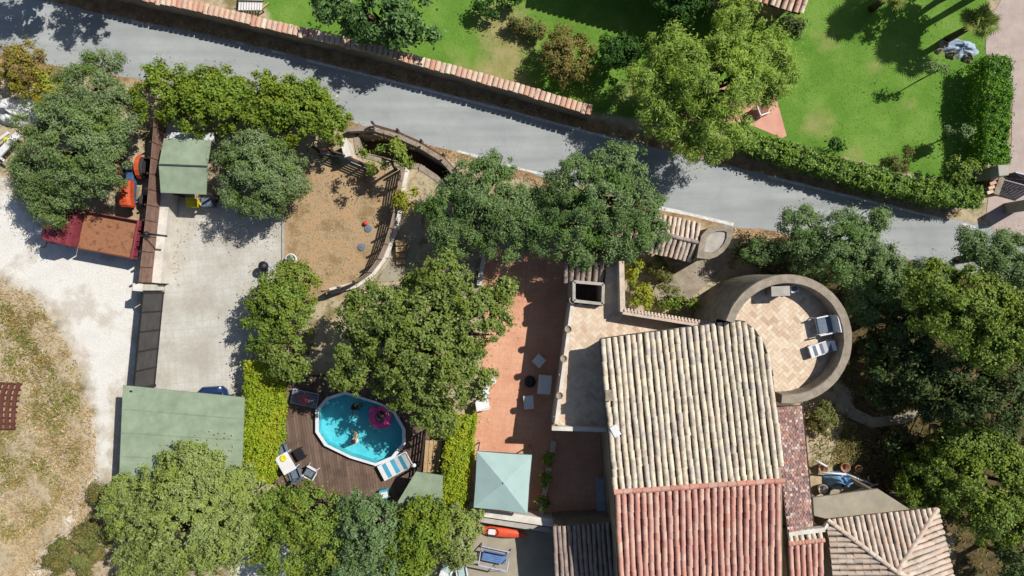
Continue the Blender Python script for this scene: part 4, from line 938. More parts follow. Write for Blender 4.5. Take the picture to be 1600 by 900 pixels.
mb = MB(); mb.tube([f(.7,.2,1.2), f(.7,.2,1.75)], .035, 8); mb.build('exhaust', M['black'], tk)
# dark blue car nosing out of the carport
f = loc_frame(at(334,604,0.6)-Vector((0,0,.6))+Vector((0,-2.0,0)), math.radians(93)); ax = f(0, 1, 0)-f(0, 0, 0)
cr_ = thing('parked_car', 'dark blue car with only its rounded end showing from under the carport', 'car', f(0, 0, 0))
secs = [(-1.95,.6,.35,.6),(-1.85,.74,.25,.82),(-1.3,.8,.22,.92),(-.5,.82,.2,.95),(.6,.82,.2,.95),(1.5,.8,.22,.93),(1.8,.74,.25,.85),(1.98,.55,.35,.65)]
mb = MB(); vs = []
for x, hw, z0, z1 in secs: vs += [f(x,-hw*.9,z0), f(x,hw*.9,z0), f(x,hw,(z0+z1)/2), f(x,hw*.86,z1-.06), f(x,hw*.5,z1), f(x,-hw*.5,z1), f(x,-hw*.86,z1-.06), f(x,-hw,(z0+z1)/2)]
k8 = len(secs); mb.add(vs, [list(range(8)), list(range((k8-1)*8, k8*8))[::-1]]+[(i*8+k, i*8+(k+1)%8, (i+1)*8+(k+1)%8, (i+1)*8+k) for i in range(k8-1) for k in range(8)]); mb.build('body', M['blue_car'], cr_, smooth=True)
mb = MB(); vs = []
for x, hw, z1 in [(-1.2,.66,.93),(-.6,.62,1.4),(.7,.62,1.43),(1.72,.58,.9)]: vs += [f(x,-hw*1.1,.9), f(x,hw*1.1,.9), f(x,hw*.95,z1-.03), f(x,hw*.6,z1), f(x,-hw*.6,z1), f(x,-hw*.95,z1-.03)]
mb.add(vs, [list(range(6)), list(range(18,24))[::-1]]+[(i*6+k, i*6+(k+1)%6, (i+1)*6+(k+1)%6, (i+1)*6+k) for i in range(3) for k in range(6)]); mb.build('windows', M['glassy'], cr_, smooth=False)
mb = MB(); mb.add([f(-.55,-.6,1.44), f(.68,-.6,1.47), f(.68,.6,1.47), f(-.55,.6,1.44), f(-.55,-.6,1.40), f(.68,-.6,1.42), f(.68,.6,1.42), f(-.55,.6,1.40)], [(0,1,2,3),(7,6,5,4),(0,4,5,1),(1,5,6,2),(2,6,7,3),(3,7,4,0)]); mb.build('car_roof', M['blue_car'], cr_)
for x in (-1.2, 1.2):
    for s_ in (-1, 1): wheel(cr_, f(x, s_*.74, .3), ax, .3, .2, M['metal_dark'])
# white covered trailer and tarp heap at the left edge
def crumple(name, label, c, rx, ry, h, m_, seed, cat='tarp', seg=26, rz=0):
    rs = random.Random(seed); vs = []; fs3 = []; rings = 9; ph = [rs.uniform(0, 6.28) for _ in range(8)]
    for i in range(rings+1):
        r_ = i/rings
        for k in range(seg):
            a = 2*math.pi*k/seg; wob = 1+.12*math.sin(2*a+ph[0])+.08*math.sin(5*a+ph[1])+.05*math.sin(9*a+ph[2])
            z = h*(1-r_**2.2)*(1+.25*math.sin(3*a+ph[3]+4*r_)+.2*math.sin(7*a+ph[4]-6*r_))+.02+rs.uniform(-.02, .02)*(1-r_)
            x, y = r_*rx*wob*math.cos(a), r_*ry*wob*math.sin(a)
            vs.append((c.x+x*math.cos(rz)-y*math.sin(rz), c.y+x*math.sin(rz)+y*math.cos(rz), max(z, .03)))
    for i in range(rings):
        for k in range(seg): fs3.append((i*seg+k, (i+1)*seg+k, (i+1)*seg+(k+1) % seg, i*seg+(k+1) % seg))
    mb = MB(); mb.add(vs, fs3); o = mb.build(name, m_, None, smooth=False)
    if label: tag(o, label, cat)
    return o
crumple('white_tarp', 'crumpled white tarpaulin heap at the left edge below the yellowing bush', at(16,172,.5), 1.25, .85, .7, M['white_tarp'], 3)
t = thing('boat_trailer', 'white trailer bars poking out from under the olive tree at the left edge', 'trailer', at(-6,235,0))
for a, b_ in (((-18,258),(30,208)), ((-30,240),(14,207))):
    mb = MB(); mb.bar(at(*a,.6), at(*b_,.6), .34 if a[0] > -25 else .14, .14); mb.build('beam', M['white_plastic'], t, bevel=.03)
mb = MB(); mb.bar(at(-10,238,.55), at(8,252,.55), .1, .1); mb.build('cross_bar', M['white_plastic'], t)
for q in ((-12,262), (-28,246)): wheel(t, at(*q,.28), at(20,230)-at(0,250), .28, .16, M['metal_dark'])
mb = MB(); c = at(7,218,.7); mb.lathe((c.x, c.y, 0), [(.13,.0),(.16,.02),(.16,.6),(.12,.66),(.05,.68)], 14); o = mb.build('yellow_drum', M['yellow'], None, smooth=True); tag(o, 'yellow drum beside the white trailer bars', 'drum')
# rusty harrow on the field
t = thing('rusty_harrow', 'curved rusty red slotted iron grille lying on the dry field', 'harrow', at(12,635,0))
for k in range(4):
    mb = MB(); a = pxs([(-10+k*10,670),(-9+k*10,640),(-6+k*10,615),(0+k*10,598)], .22)
    for v0, v1 in zip(a, a[1:]): mb.bar(v0, v1, .2, .06)
    mb.build('bar', M['rust_dark'], t)
for k in range(9):
    mb = MB(); f_ = k/8; a = at(-12+12*f_**1.5, 670-72*f_, .19); b_ = at(24+10*f_**1.5, 670-70*f_, .19); mb.bar(a, b_, .06, .07); mb.build('cross_bar', M['rust_dark'], t)
for px, py in ((-8,668),(24,668),(30,600),(2,600)):
    mb = MB(); c = at(px, py, .1); mb.box((c.x, c.y, .08), (.05, .05, .18)); mb.build('tine', M['rust_dark'], t)
# ------------------------------------------------------------------ pool deck and pool
DZ = .55
deckp = [Vector((v.x, v.y, 0)) for v in pxs([(430,592),(560,585),(690,610),(668,690),(664,740),(600,795),(520,790),(425,752),(418,690)], DZ)]
deck = thing('pool_deck', 'dark weathered plank deck round the above ground pool', 'deck', (deckp[0].x, deckp[0].y, 0))
Q = np.array([(v.x, v.y) for v in deckp]); ang = math.radians(98); ca, sa = math.cos(ang), math.sin(ang)
loc = np.column_stack([Q[:,0]*ca+Q[:,1]*sa, -Q[:,0]*sa+Q[:,1]*ca]); lp = [tuple(x[::-1]) for x in loc]
v = loc[:,1].min()+.07; mb = MB(); rs = random.Random(2)
pool_px = [(494,641),(511,622),(538,613),(590,629),(615,641),(632,671),(632,694),(614,716),(587,727),(547,715),(508,696),(494,675)]
PZ = .85
pool = [at(x, y, PZ) for x, y in pool_px]; pc = sum(pool, Vector())/len(pool)
hole = [pc+(q-pc)*.97 for q in pool]
while v < loc[:,1].max():
    s_ = vspan(lp, v)
    if s_:
        u = s_[0]
        while u < s_[1]:
            e = min(u+rs.uniform(1.6, 3.2), s_[1])
            # break boards where the pool stands
            st_ = u
            k = u
            def W(uu, vv): return (uu*ca-vv*sa, uu*sa+vv*ca)
            samp = np.linspace(u, e, 40); ins = sdist(np.array([W(x, v) for x in samp]), hole) > 0
            runs = []; cur = None
            for x, i_ in zip(samp, ins):
                if not i_: cur = [x, x] if cur is None else [cur[0], x]
                elif cur: runs.append(cur); cur = None
            if cur: runs.append(cur)
            for a, b_ in runs:
                if b_-a > .08:
                    z = DZ+rs.uniform(-.004, .004); p0 = W(a, v); p1 = W(b_-.008, v); mb.bar((p0[0], p0[1], z-.015), (p1[0], p1[1], z-.015), .128, .03)
            u = e
    v += .14
o = mb.build('plank', M['deck'], deck); o['kind'] = 'stuff'
mb = MB(); n_ = len(deckp)
for a, b_ in zip(deckp, deckp[1:]+deckp[:1]): mb.bar((a.x, a.y, DZ/2-.03), (b_.x, b_.y, DZ/2-.03), .05, DZ-.07)
mb.build('skirt', M['wood_dark'], deck)
pl = thing('swimming_pool', 'oval above ground pool with white rim and turquoise water', 'pool', (pc.x, pc.y, 0))
mb = MB(); inner = [pc+(q-pc)*.945 for q in pool]; outer = [pc+(q-pc)*1.02 for q in pool]; n_ = len(pool)
for k in range(n_):
    j = (k+1) % n_; mb.slab([outer[k], outer[j], inner[j], inner[k]], .06)
mb.build('rim', M['pool_white'], pl)
mb = MB(); mid = [pc+(q-pc)*.97 for q in pool]; zb = .02
vs = [Vector((q.x, q.y, PZ-.03)) for q in mid]+[Vector((q.x, q.y, zb)) for q in mid]
mb.add(vs, [(k, (k+1) % n_, n_+(k+1) % n_, n_+k) for k in range(n_)]+[list(range(n_, 2*n_))]); mb.build('liner', M['liner'], pl)
wm = bpy.data.materials.new('pool_water'); wm.use_nodes = True; n = wm.node_tree.nodes; l = wm.node_tree.links; n.remove(n['Principled BSDF'])
tb = n.new('ShaderNodeBsdfTransparent'); tb.inputs[0].default_value = (.62, .93, .96, 1); gl = n.new('ShaderNodeBsdfGlossy'); gl.inputs['Roughness'].default_value = .06
fr_ = n.new('ShaderNodeFresnel'); fr_.inputs[0].default_value = 1.33; ms = n.new('ShaderNodeMixShader'); tx = n.new('ShaderNodeTexNoise'); tx.inputs['Scale'].default_value = 5; tx.inputs['Detail'].default_value = 4
g = n.new('ShaderNodeNewGeometry'); l.new(g.outputs['Position'], tx.inputs['Vector']); bp = n.new('ShaderNodeBump'); bp.inputs['Strength'].default_value = .4; bp.inputs['Distance'].default_value = .05
l.new(tx.outputs['Fac'], bp.inputs['Height']); l.new(bp.outputs[0], gl.inputs['Normal']); l.new(bp.outputs[0], fr_.inputs['Normal'])
l.new(fr_.outputs[0], ms.inputs[0]); l.new(tb.outputs[0], ms.inputs[1]); l.new(gl.outputs[0], ms.inputs[2]); l.new(ms.outputs[0], n['Material Output'].inputs['Surface'])
WTZ = .72; mb = MB(); w_ = [Vector((q.x, q.y, WTZ)) for q in mid]; mb.add(w_[::-1] if False else w_, [list(range(n_))[::-1]]); mb.build('water', wm, pl)
# ------------------------------------------------------------------ people in the pool
def person(label, J, bones, rad, hair_c, hair_r, top=None, hands=()):
    """J: joints in world metres; one skinned surface"""
    root = thing('person', label, 'person', J['pelvis'], 'people in the pool')
    names = list(J); off = J['pelvis']
    vs = [J[k]-off for k in names]; es = [(names.index(a), names.index(b_)) for a, b_ in bones]; rd = [rad[k] for k in names]; roots = [names.index('pelvis')]
    for hn, el in hands:        # five fingers rooted in each palm
        d = (J[hn]-J[el]).normalized(); s_ = d.cross(Vector((0, 0, 1)))
        s_ = s_.normalized() if s_.length > .01 else Vector((1, 0, 0))
        for q, (o_, ln) in enumerate(((-.034,.07),(-.012,.085),(.012,.08),(.034,.062))):
            b0 = len(vs); p0 = J[hn]-off+d*.05+s_*o_
            vs += [p0, p0+d*ln*.55+Vector((0,0,-.004)), p0+d*ln+Vector((0,0,-.02))]; es += [(b0, b0+1), (b0+1, b0+2)]; rd += [.0095, .009, .008]; roots.append(b0)
        b0 = len(vs); p0 = J[hn]-off-s_*.03; vs += [p0, p0-s_*.035+d*.02, p0-s_*.045+d*.055]; es += [(b0, b0+1), (b0+1, b0+2)]; rd += [.011, .01, .009]; roots.append(b0)
    me = bpy.data.meshes.new('body'); me.from_pydata(vs, es, []); o = bpy.data.objects.new('body', me); C.objects.link(o); o.parent = root; me.materials.append(M['skin'])
    sk = o.modifiers.new('skin', 'SKIN'); sk.use_smooth_shade = True
    for i, r_ in enumerate(rd):
        me.skin_vertices[0].data[i].radius = (r_, r_); me.skin_vertices[0].data[i].use_root = i in roots
    sb = o.modifiers.new('sub', 'SUBSURF'); sb.levels = 1; sb.render_levels = 1
    mb = MB(); mb.lathe(hair_c-Vector((0,0,hair_r*.3)), [(hair_r*.7,-hair_r*.5),(hair_r*1.02,-.02),(hair_r*1.05,hair_r*.3),(hair_r*.85,hair_r*.75),(hair_r*.45,hair_r*1.08),(.005,hair_r*1.16)], 14); mb.build('hair', M['hair'], root, smooth=True)
    # simple face: nose, eyes, mouth and ears on the side the person looks to
    fd = (J['face']-J['head']); fd.z = 0; fd = fd.normalized() if fd.length > .01 else Vector((0, -1, 0)); sd = Vector((-fd.y, fd.x, 0)); hc = J['head']
    mb = MB()
    for s_ in (-1, 1): mb.lathe(hc+fd*.098+sd*s_*.034, [(.004,-.01),(.011,0),(.004,.01)], 8); mb.lathe(hc+sd*s_*.1, [(.006,-.03),(.018,0),(.006,.03)], 8)
    mb.lathe(hc+fd*.112-Vector((0,0,.03)), [(.004,-.02),(.015,-.01),(.006,.03)], 8); mb.box(hc+fd*.1-Vector((0,0,.068)), (.045, .02, .012), math.atan2(sd.y, sd.x)); mb.build('face', M['hair'], root)
    if top: mb = MB(); mb.tube([J['chest'].lerp(J['pelvis'], f_) for f_ in (-.15, .1, .4, .7)], [.13, .175, .16, .14], 12); mb.build('swim_top', top, root, smooth=True)
    return root
RAD = dict(pelvis=.13, belly=.125, chest=.145, neck=.055, head=.1, face=.06, sl=.055, el=.042, hl=.03, sr=.055, er=.042, hr=.03, tl=.085, kl=.058, fl=.035, tl2=.03, tr=.085, kr=.058, fr=.035, tr2=.03)
BON = [('pelvis','belly'),('belly','chest'),('chest','neck'),('neck','head'),('head','face'),('chest','sl'),('sl','el'),('el','hl'),('chest','sr'),('sr','er'),('er','hr'),('pelvis','tl'),('tl','kl'),('kl','fl'),('fl','tl2'),('pelvis','tr'),('tr','kr'),('kr','fr'),('fr','tr2')]
def pose(c, ang, pts):
    fr2 = loc_frame(c, ang); return {k: fr2(*v) for k, v in pts.items()}
HANDS = (('hl', 'el'), ('hr', 'er'))
up = dict(pelvis=(0,0,0), belly=(0,0,.16), chest=(0,0,.34), neck=(0,0,.52), head=(.02,0,.64), face=(.06,0,.63), sl=(0,.18,.42), el=(.12,.36,.28), hl=(.32,.34,.22), sr=(0,-.18,.42), er=(.12,-.36,.28), hr=(.32,-.34,.22),
          tl=(.02,.1,-.05), kl=(.28,.12,-.1), fl=(.2,.12,-.42), tl2=(.3,.13,-.46), tr=(.02,-.1,-.05), kr=(.28,-.12,-.1), fr=(.2,-.12,-.42), tr2=(.3,-.13,-.46))
# bather with a white top, body under water
J = pose(at(557,686,.46), math.radians(150), up); person('person in white top with shoulders above water in the middle of the pool', J, BON, RAD, J['head']+Vector((0,0,.03)), .11, M['white_plastic'], HANDS)
J = pose(at(556,634,.34), math.radians(-40), up); person('dark haired person standing in the shaded end of the pool', J, BON, RAD, J['head']+Vector((-.01,0,.03)), .118, M['black'], HANDS)
st3 = dict(pelvis=(0,0,0), belly=(-.1,0,.1), chest=(-.22,0,.25), neck=(-.34,0,.4), head=(-.4,0,.52), face=(-.36,0,.53), sl=(-.22,.18,.3), el=(-.1,.42,.26), hl=(.06,.5,.24), sr=(-.22,-.18,.3), er=(-.1,-.42,.26), hr=(.06,-.5,.24),
           tl=(.12,.1,.04), kl=(.44,.15,.22), fl=(.78,.14,.1), tl2=(.86,.14,.16), tr=(.12,-.1,.04), kr=(.44,-.15,.22), fr=(.78,-.16,.1), tr2=(.86,-.16,.16))
J = pose(at(593,651,.70), math.radians(-125), {k: tuple(c_*.8 for c_ in v) for k, v in st3.items()}); person('person in dark swimwear reclining in the pink inflatable', J, BON, RAD, J['head']+Vector((0,0,.02)), .115, M['black'], HANDS)
# pink inflatable: puffy ring with neck and head
fl_ = thing('inflatable_ring', 'big pink inflatable animal ring floating in the pool', 'inflatable', at(594,652,.72)); c = at(594,652,.78)
mb = MB(); mb.tube([c+Vector((.40*math.cos(a), .40*math.sin(a), 0)) for a in [k*2*math.pi/24 for k in range(24)]], [.2+.025*math.sin(k*math.pi/2) for k in range(24)], 10, True); mb.build('ring', M['pink_vinyl'], fl_, smooth=True)
mb = MB(); mb.tube([at(578,642,.8), at(582,638,.98), at(585,640,1.12), at(583,644,1.2)], [.15,.12,.1,.06], 8); mb.build('tail', M['pink_vinyl'], fl_, smooth=True)
mb = MB(); mb.tube([at(604,660,.84), at(606,663,1.05), at(607,665,1.22), at(606,667,1.3)], [.13,.1,.12,.05], 10); mb.build('neck', M['pink_vinyl'], fl_, smooth=True)
# ------------------------------------------------------------------ furniture kit
def frame_at(c, ang, z): return loc_frame(Vector((c.x, c.y, z)), ang)
def lb(mb, f_, x0, x1, y0, y1, z0, z1): return mb.add([f_(x, y, z) for z in (z0, z1) for x, y in ((x0,y0),(x1,y0),(x1,y1),(x0,y1))], [(3,2,1,0),(4,5,6,7),(0,1,5,4),(1,2,6,5),(2,3,7,6),(3,0,4,7)])
def table(name, label, c, ang, z, sx, sy, h, m_, group=None, leg=.05, legm=None):
    f_ = frame_at(c, ang, z); t = thing(name, label, 'table', f_(0,0,0), group); mb = MB(); lb(mb, f_, -sx/2, sx/2, -sy/2, sy/2, h-.04, h); mb.build('table_top', m_, t, bevel=.015)
    for sx_ in (-1, 1):
        for sy_ in (-1, 1):
            mb = MB(); x, y = sx_*(sx/2-.06), sy_*(sy/2-.06); lb(mb, f_, x-leg/2, x+leg/2, y-leg/2, y+leg/2, 0, h-.04); mb.build('leg', legm or m_, t)
    return t
def chair(name, label, c, ang, z, m_, cush=None, sx=.52, sy=.54, sh=.42, bh=.85, arms=True, cat='chair', group=None):
    """x forward; backrest at -x"""
    f_ = frame_at(c, ang, z); t = thing(name, label, cat, f_(0,0,0), group)
    mb = MB(); lb(mb, f_, -sx/2, sx/2, -sy/2, sy/2, sh-.05, sh); mb.build('seat', m_, t, bevel=.02)
    mb = MB(); mb.add([f_(-sx/2-.14, -sy/2, bh), f_(-sx/2-.14, sy/2, bh), f_(-sx/2, sy/2, sh), f_(-sx/2, -sy/2, sh), f_(-sx/2-.09, -sy/2, bh), f_(-sx/2-.09, sy/2, bh), f_(-sx/2+.05, sy/2, sh), f_(-sx/2+.05, -sy/2, sh)], [(0,1,2,3),(7,6,5,4),(0,4,5,1),(1,5,6,2),(2,6,7,3),(3,7,4,0)]); mb.build('backrest', m_, t)
    for sx_ in (-1, 1):
        for sy_ in (-1, 1):
            mb = MB(); mb.bar(f_(sx_*(sx/2-.03), sy_*(sy/2-.03), sh-.05), f_(sx_*(sx/2+.02), sy_*(sy/2), 0), .04); mb.build('leg', m_, t)
    if arms:
        for sy_ in (-1, 1): mb = MB(); lb(mb, f_, -sx/2, sx/2, sy_*sy/2-.03, sy_*sy/2+.03, .6, .64); mb.bar(f_(sx/2-.04, sy_*sy/2, .6), f_(sx/2-.04, sy_*sy/2, sh), .035); mb.build('armrest', m_, t)
    if cush:
        mb = MB(); lb(mb, f_, -sx/2+.04, sx/2-.03, -sy/2+.05, sy/2-.05, sh, sh+.08); mb.build('cushion', cush, t, bevel=.03)
    return t
def lounger(name, label, c, ang, z, m_, cloth, stripes=None, L=1.85, wd=.62):
    f_ = frame_at(c, ang, z); t = thing(name, label, 'sun lounger', f_(0,0,0)); mb = MB()
    for s_ in (-1, 1): mb.bar(f_(-L/2, s_*wd/2, .3), f_(L/2, s_*wd/2, .3), .05)
    for x in (-L/2, 0, L/2): mb.bar(f_(x, -wd/2, .3), f_(x, wd/2, .3), .04)
    mb.build('frame', m_, t)
    for x in (-L*.36, L*.4):
        for s_ in (-1, 1): mb = MB(); mb.bar(f_(x, s_*wd/2, .3), f_(x, s_*wd/2, 0), .04); mb.build('leg', m_, t)
    segs = 7
    for k in range(segs):
        a, b_ = -L/2+L*k/segs, -L/2+L*(k+1)/segs; zf = lambda x: .36+max(0, x-L*.12)*.5
        mb = MB(); mb.add([f_(a, -wd/2+.02, zf(a)), f_(b_, -wd/2+.02, zf(b_)), f_(b_, wd/2-.02, zf(b_)), f_(a, wd/2-.02, zf(a))]+[f_(a, -wd/2+.02, zf(a)-.04), f_(b_, -wd/2+.02, zf(b_)-.04), f_(b_, wd/2-.02, zf(b_)-.04), f_(a, wd/2-.02, zf(a)-.04)], [(0,1,2,3),(7,6,5,4),(0,4,5,1),(1,5,6,2),(2,6,7,3),(3,7,4,0)])
        mb.build('sling_stripe', (stripes if stripes and k % 2 else cloth), t)
    return t
# on the deck
tb_ = table('table', 'white table with a yellow dish at the corner of the pool deck', at(446,724,DZ+.7), math.radians(-60), DZ, 1.0, .72, .72, M['white_plastic'])
mb = MB(); c = at(443,716,DZ+.74); mb.lathe(c, [(.06,0),(.13,.01),(.17,.04),(.15,.04),(.05,.02)], 14); o = mb.build('yellow_dish', M['yellow'], None, smooth=True); tag(o, 'yellow dish on the white deck table', 'dish')
table('low_table', 'black square low table on the pool deck beside the white table', at(468,710,DZ+.35), math.radians(-60), DZ, .62, .5, .35, M['black'])
chair('deck_chair', 'white and grey chair on the deck just below the black low table', at(484,738,DZ+.45), math.radians(150), DZ, M['white_plastic'], M['grey_fabric'])
chair('deck_chair', 'grey chair above the white deck table near the golden hedge', at(441,704,DZ+.45), math.radians(-70), DZ, M['grey_fabric'])
chair('deck_chair', 'grey chair below the white deck table at the edge of the trees', at(462,740,DZ+.45), math.radians(110), DZ, M['grey_fabric'])
lounger('sun_lounger', 'turquoise and white striped sun lounger beside the pool rim', at(617,729,DZ+.4), math.radians(28), DZ, M['white_plastic'], M['white_plastic'], M['turq'], 1.65, .8)
mb = MB(); c = at(600,772,DZ+.2); t = thing('cool_box', 'small blue and white cool box at the lower edge of the deck', 'cool box', (c.x, c.y, DZ))
mb.box((c.x, c.y, DZ+.17), (.42, .5, .34), .2); mb.build('box', M['turq'], t, bevel=.03); mb = MB(); mb.box((c.x, c.y+.0, DZ+.37), (.45, .3, .07), .2); mb.build('lid', M['white_plastic'], t, bevel=.02)
lounger('sun_lounger', 'shaded lounger with pink towel on the dark upper corner of the deck', at(475,623,DZ+.4), math.radians(-12), DZ, M['lilac_metal'], M['grey_fabric'], M['grey_fabric'], 1.35, .7)
o = crumple('pink_towel', 'crumpled pink towel thrown over the shaded lounger', at(478,624,DZ+.4), .5, .3, .07, mat('pink_towelling', S(196,120,130), S(160,84,100), 9, .95), 21, 'towel', 16, -.2); o.location.z += DZ+.38
t = thing('globe_lamp', 'small white globe lamp on a black post by the deck shed', 'lamp', at(647,727,0)); c = at(647,727,1.3)
mb = MB(); mb.tube([(c.x, c.y, 0), (c.x, c.y, 1.2)], .025, 8); mb.build('post', M['black'], t); mb = MB(); mb.lathe((c.x, c.y, 1.2), [(.03,0),(.09,.05),(.11,.12),(.09,.19),(.02,.23)], 12); mb.build('globe', M['white_plastic'], t, smooth=True)
t = thing('deck_rail', 'black slatted rail at the right edge of the pool deck', 'railing', at(660,700,0))
a, b_ = at(663,676,DZ+.9), at(655,742,DZ+.9)
for f_ in (0, .25, .5, .75, 1): v = a.lerp(b_, f_); mb = MB(); mb.box((v.x, v.y, DZ+.45), (.06, .06, .95)); mb.build('post', M['black'], t)
for k in range(4): mb = MB(); z = DZ+.2+k*.22; mb.bar((a.x, a.y, z), (b_.x, b_.y, z), .03, .12); mb.build('slat', M['wood_dark'], t)
t = thing('timber_shelf', 'pale timber board bench between deck rail and narrow golden hedge', 'bench', at(680,712,0))
for k in range(4): mb = MB(); a = at(668+k*6.5,688,.8); b_ = at(664+k*6.5,738,.8); mb.bar(a, b_, .19, .04); mb.build('plank', M['wood_tan'], t)
for px, py in ((668,692),(690,692),(664,734),(686,734)): mb = MB(); c = at(px, py, .8); mb.box((c.x, c.y, .39), (.07, .07, .78)); mb.build('leg', M['wood_brown'], t)
# on the red terrace
table('side_table', 'white square table on the shaded red terrace nearest the mulberry tree', at(842,564,.5), math.radians(48), .02, .55, .55, .48, M['white_plastic'])
table('patio_table', 'largest white table on the shaded red terrace below the roof terrace', at(851,601,.72), math.radians(84), .02, .98, .68, .72, M['white_plastic'])
table('side_table', 'white table on the red terrace nearest the parasol', at(826,629,.5), math.radians(94), .02, .7, .52, .48, M['white_plastic'])
mb = MB(); c = at(828,597,.4); mb.lathe((c.x, c.y, .02), [(.26,0),(.3,.04),(.31,.3),(.28,.38),(.1,.42)], 18); o = mb.build('pouffe', M['black'], None, smooth=True); tag(o, 'dark round pouffe in the shade between the white tables', 'pouffe')
for (px, py, a, lb_) in ((765,592,200,'white plastic chair under the mulberry edge, uppermost of three'), (757,612,170,'white plastic chair under the mulberry edge, middle of three'), (756,631,190,'white plastic chair under the mulberry edge, lowest of three')):
    chair('plastic_chair', lb_, at(px, py, .45), math.radians(a+180), .02, M['white_plastic'], group='white chairs along the terrace')
pa = thing('garden_gazebo', 'square pale green canvas gazebo on thin legs on the red terrace', 'gazebo', at(786,755,0))
q = [at(745,705,2.2), at(831,711,2.2), at(824,803,2.2), at(740,793,2.2)]; apx = at(787,755,2.75)
mb = MB(); ctr = []
for k in range(4):
    a, b_ = q[k], q[(k+1) % 4]; md = (a+b_)/2; md = md.lerp(apx, .02)-Vector((0,0,.02))
    mb.add([apx, a, md, b_], [(2, 1, 0), (3, 2, 0)]); mb.add([a, md, b_, b_-Vector((0,0,.14)), md-Vector((0,0,.12)), a-Vector((0,0,.14))], [(0,1,4,5),(1,2,3,4)])
mb.build('canopy', M['parasol'], pa)
for k in range(4):
    mb = MB(); v = q[k].lerp(apx, .03); mb.box((v.x, v.y, 1.08), (.05, .05, 2.15)); mb.build('leg', M['metal_dark'], pa)
    mb = MB(); mb.bar(q[k]-Vector((0,0,.05)), apx-Vector((0,0,.06)), .03); mb.bar(q[k]-Vector((0,0,.06)), q[(k+1) % 4]-Vector((0,0,.06)), .03); mb.build('strut', M['metal_dark'], pa)
mb = MB(); mb.lathe(apx-Vector((0,0,.01)), [(.06,0),(.05,.04),(.01,.07)], 10); mb.build('finial', M['parasol'], pa)
# parapet and planters at the south end of the terrace
A, B_ = at(732,798,1.1), at(868,818,1.1); A2, B2 = at(732,809,.85), at(862,829,.85)
sp = thing('terrace_parapet', 'white parapet wall with grey ledge closing the red terrace below the gazebo', 'wall', at(800,815,0))
mb = MB(); mb.bar((A.x, A.y, .53), (B_.x, B_.y, .53), .34, 1.06); mb.build('wall_face', M['plaster'], sp)
mb = MB(); mb.bar((A.x, A.y, 1.09), (B_.x, B_.y, 1.09), .38, .06); mb.build('coping', M['plaster'], sp)
mb = MB(); mb.bar((A2.x, A2.y, .42), (B2.x, B2.y, .42), .26, .86); mb.build('ledge', M['stone_light'], sp)
lw = thing('planter_wall', 'low white divider wall between the terrace and the shaded court', 'wall', at(852,740,0))
A, B_ = at(866,690,.5), at(845,806,.5); mb = MB(); mb.bar((A.x, A.y, .25), (B_.x, B_.y, .25), .22, .5); mb.build('wall_face', M['plaster'], lw)
for i, (px, py, lb_) in enumerate(((859,716,'green potted plant on the divider wall nearest the house terrace'), (854,746,'green potted plant in the middle of the divider wall'), (849,783,'green potted plant on the divider wall nearest the gazebo'))):
    c = at(px, py, .7); t = thing('potted_plant', lb_, 'plant', (c.x, c.y, .5), 'plants on the divider wall'); mb = MB()
    mb.box((c.x, c.y, .66), (.3, .44, .3), -.17); mb.build('planter', M['plaster'], t, bevel=.02)
    leaves('foliage', [(c.x-.06, c.y, 1.0, .34, .4, .3)], 420, .2, .07, LM['mixed'], t, clumps=14, cr=.14)
lounger('chaise_longue', 'bluish white metal chaise longue in the dark court against the house', at(941,772,.4), math.radians(92), .02, M['lilac_metal'], M['lilac_metal'], M['parasol'], 1.75, .52)
# on the tower
chair('armchair', 'bulky white and grey armchair on the tower terrace', at(1289,508,fz+.5), math.radians(192), fz, M['white_plastic'], M['grey_fabric'], .72, .82, .42, .95, cat='armchair')
lounger('folding_chair', 'folding white lounger with open slats on the tower terrace', at(1285,545,fz+.4), math.radians(18), fz, M['white_plastic'], M['white_plastic'], M['grey_fabric'], 1.15, .52)
t = thing('stone_bench', 'stone block cabinet against the upper inner side of the tower parapet', 'cabinet', at(1219,455,fz)); c = at(1219,455,fz+.8); mb = MB(); mb.box((c.x, c.y, fz+.4), (.78, .4, .8), .04); mb.build('block', M['stone'], t, bevel=.03)
mb = MB(); mb.box((c.x, c.y, fz+.83), (.86, .46, .06), .04); mb.build('top', M['stone_light'], t, bevel=.02)
t = thing('folded_stool', 'small white stool with dark seat right of the stone cabinet on the tower', 'stool', at(1241,451,fz)); c = at(1241,451,fz+.4); mb = MB(); mb.box((c.x, c.y, fz+.42), (.38, .36, .05), .2); mb.build('frame', M['white_plastic'], t, bevel=.015)
mb = MB(); mb.box((c.x, c.y, fz+.46), (.26, .2, .03), .2); mb.build('seat', M['grey_fabric'], t)
for sx_ in (-1, 1):
    for sy_ in (-1, 1): mb = MB(); mb.box((c.x+sx_*.14, c.y+sy_*.13, fz+.2), (.035, .035, .4)); mb.build('leg', M['white_plastic'], t)
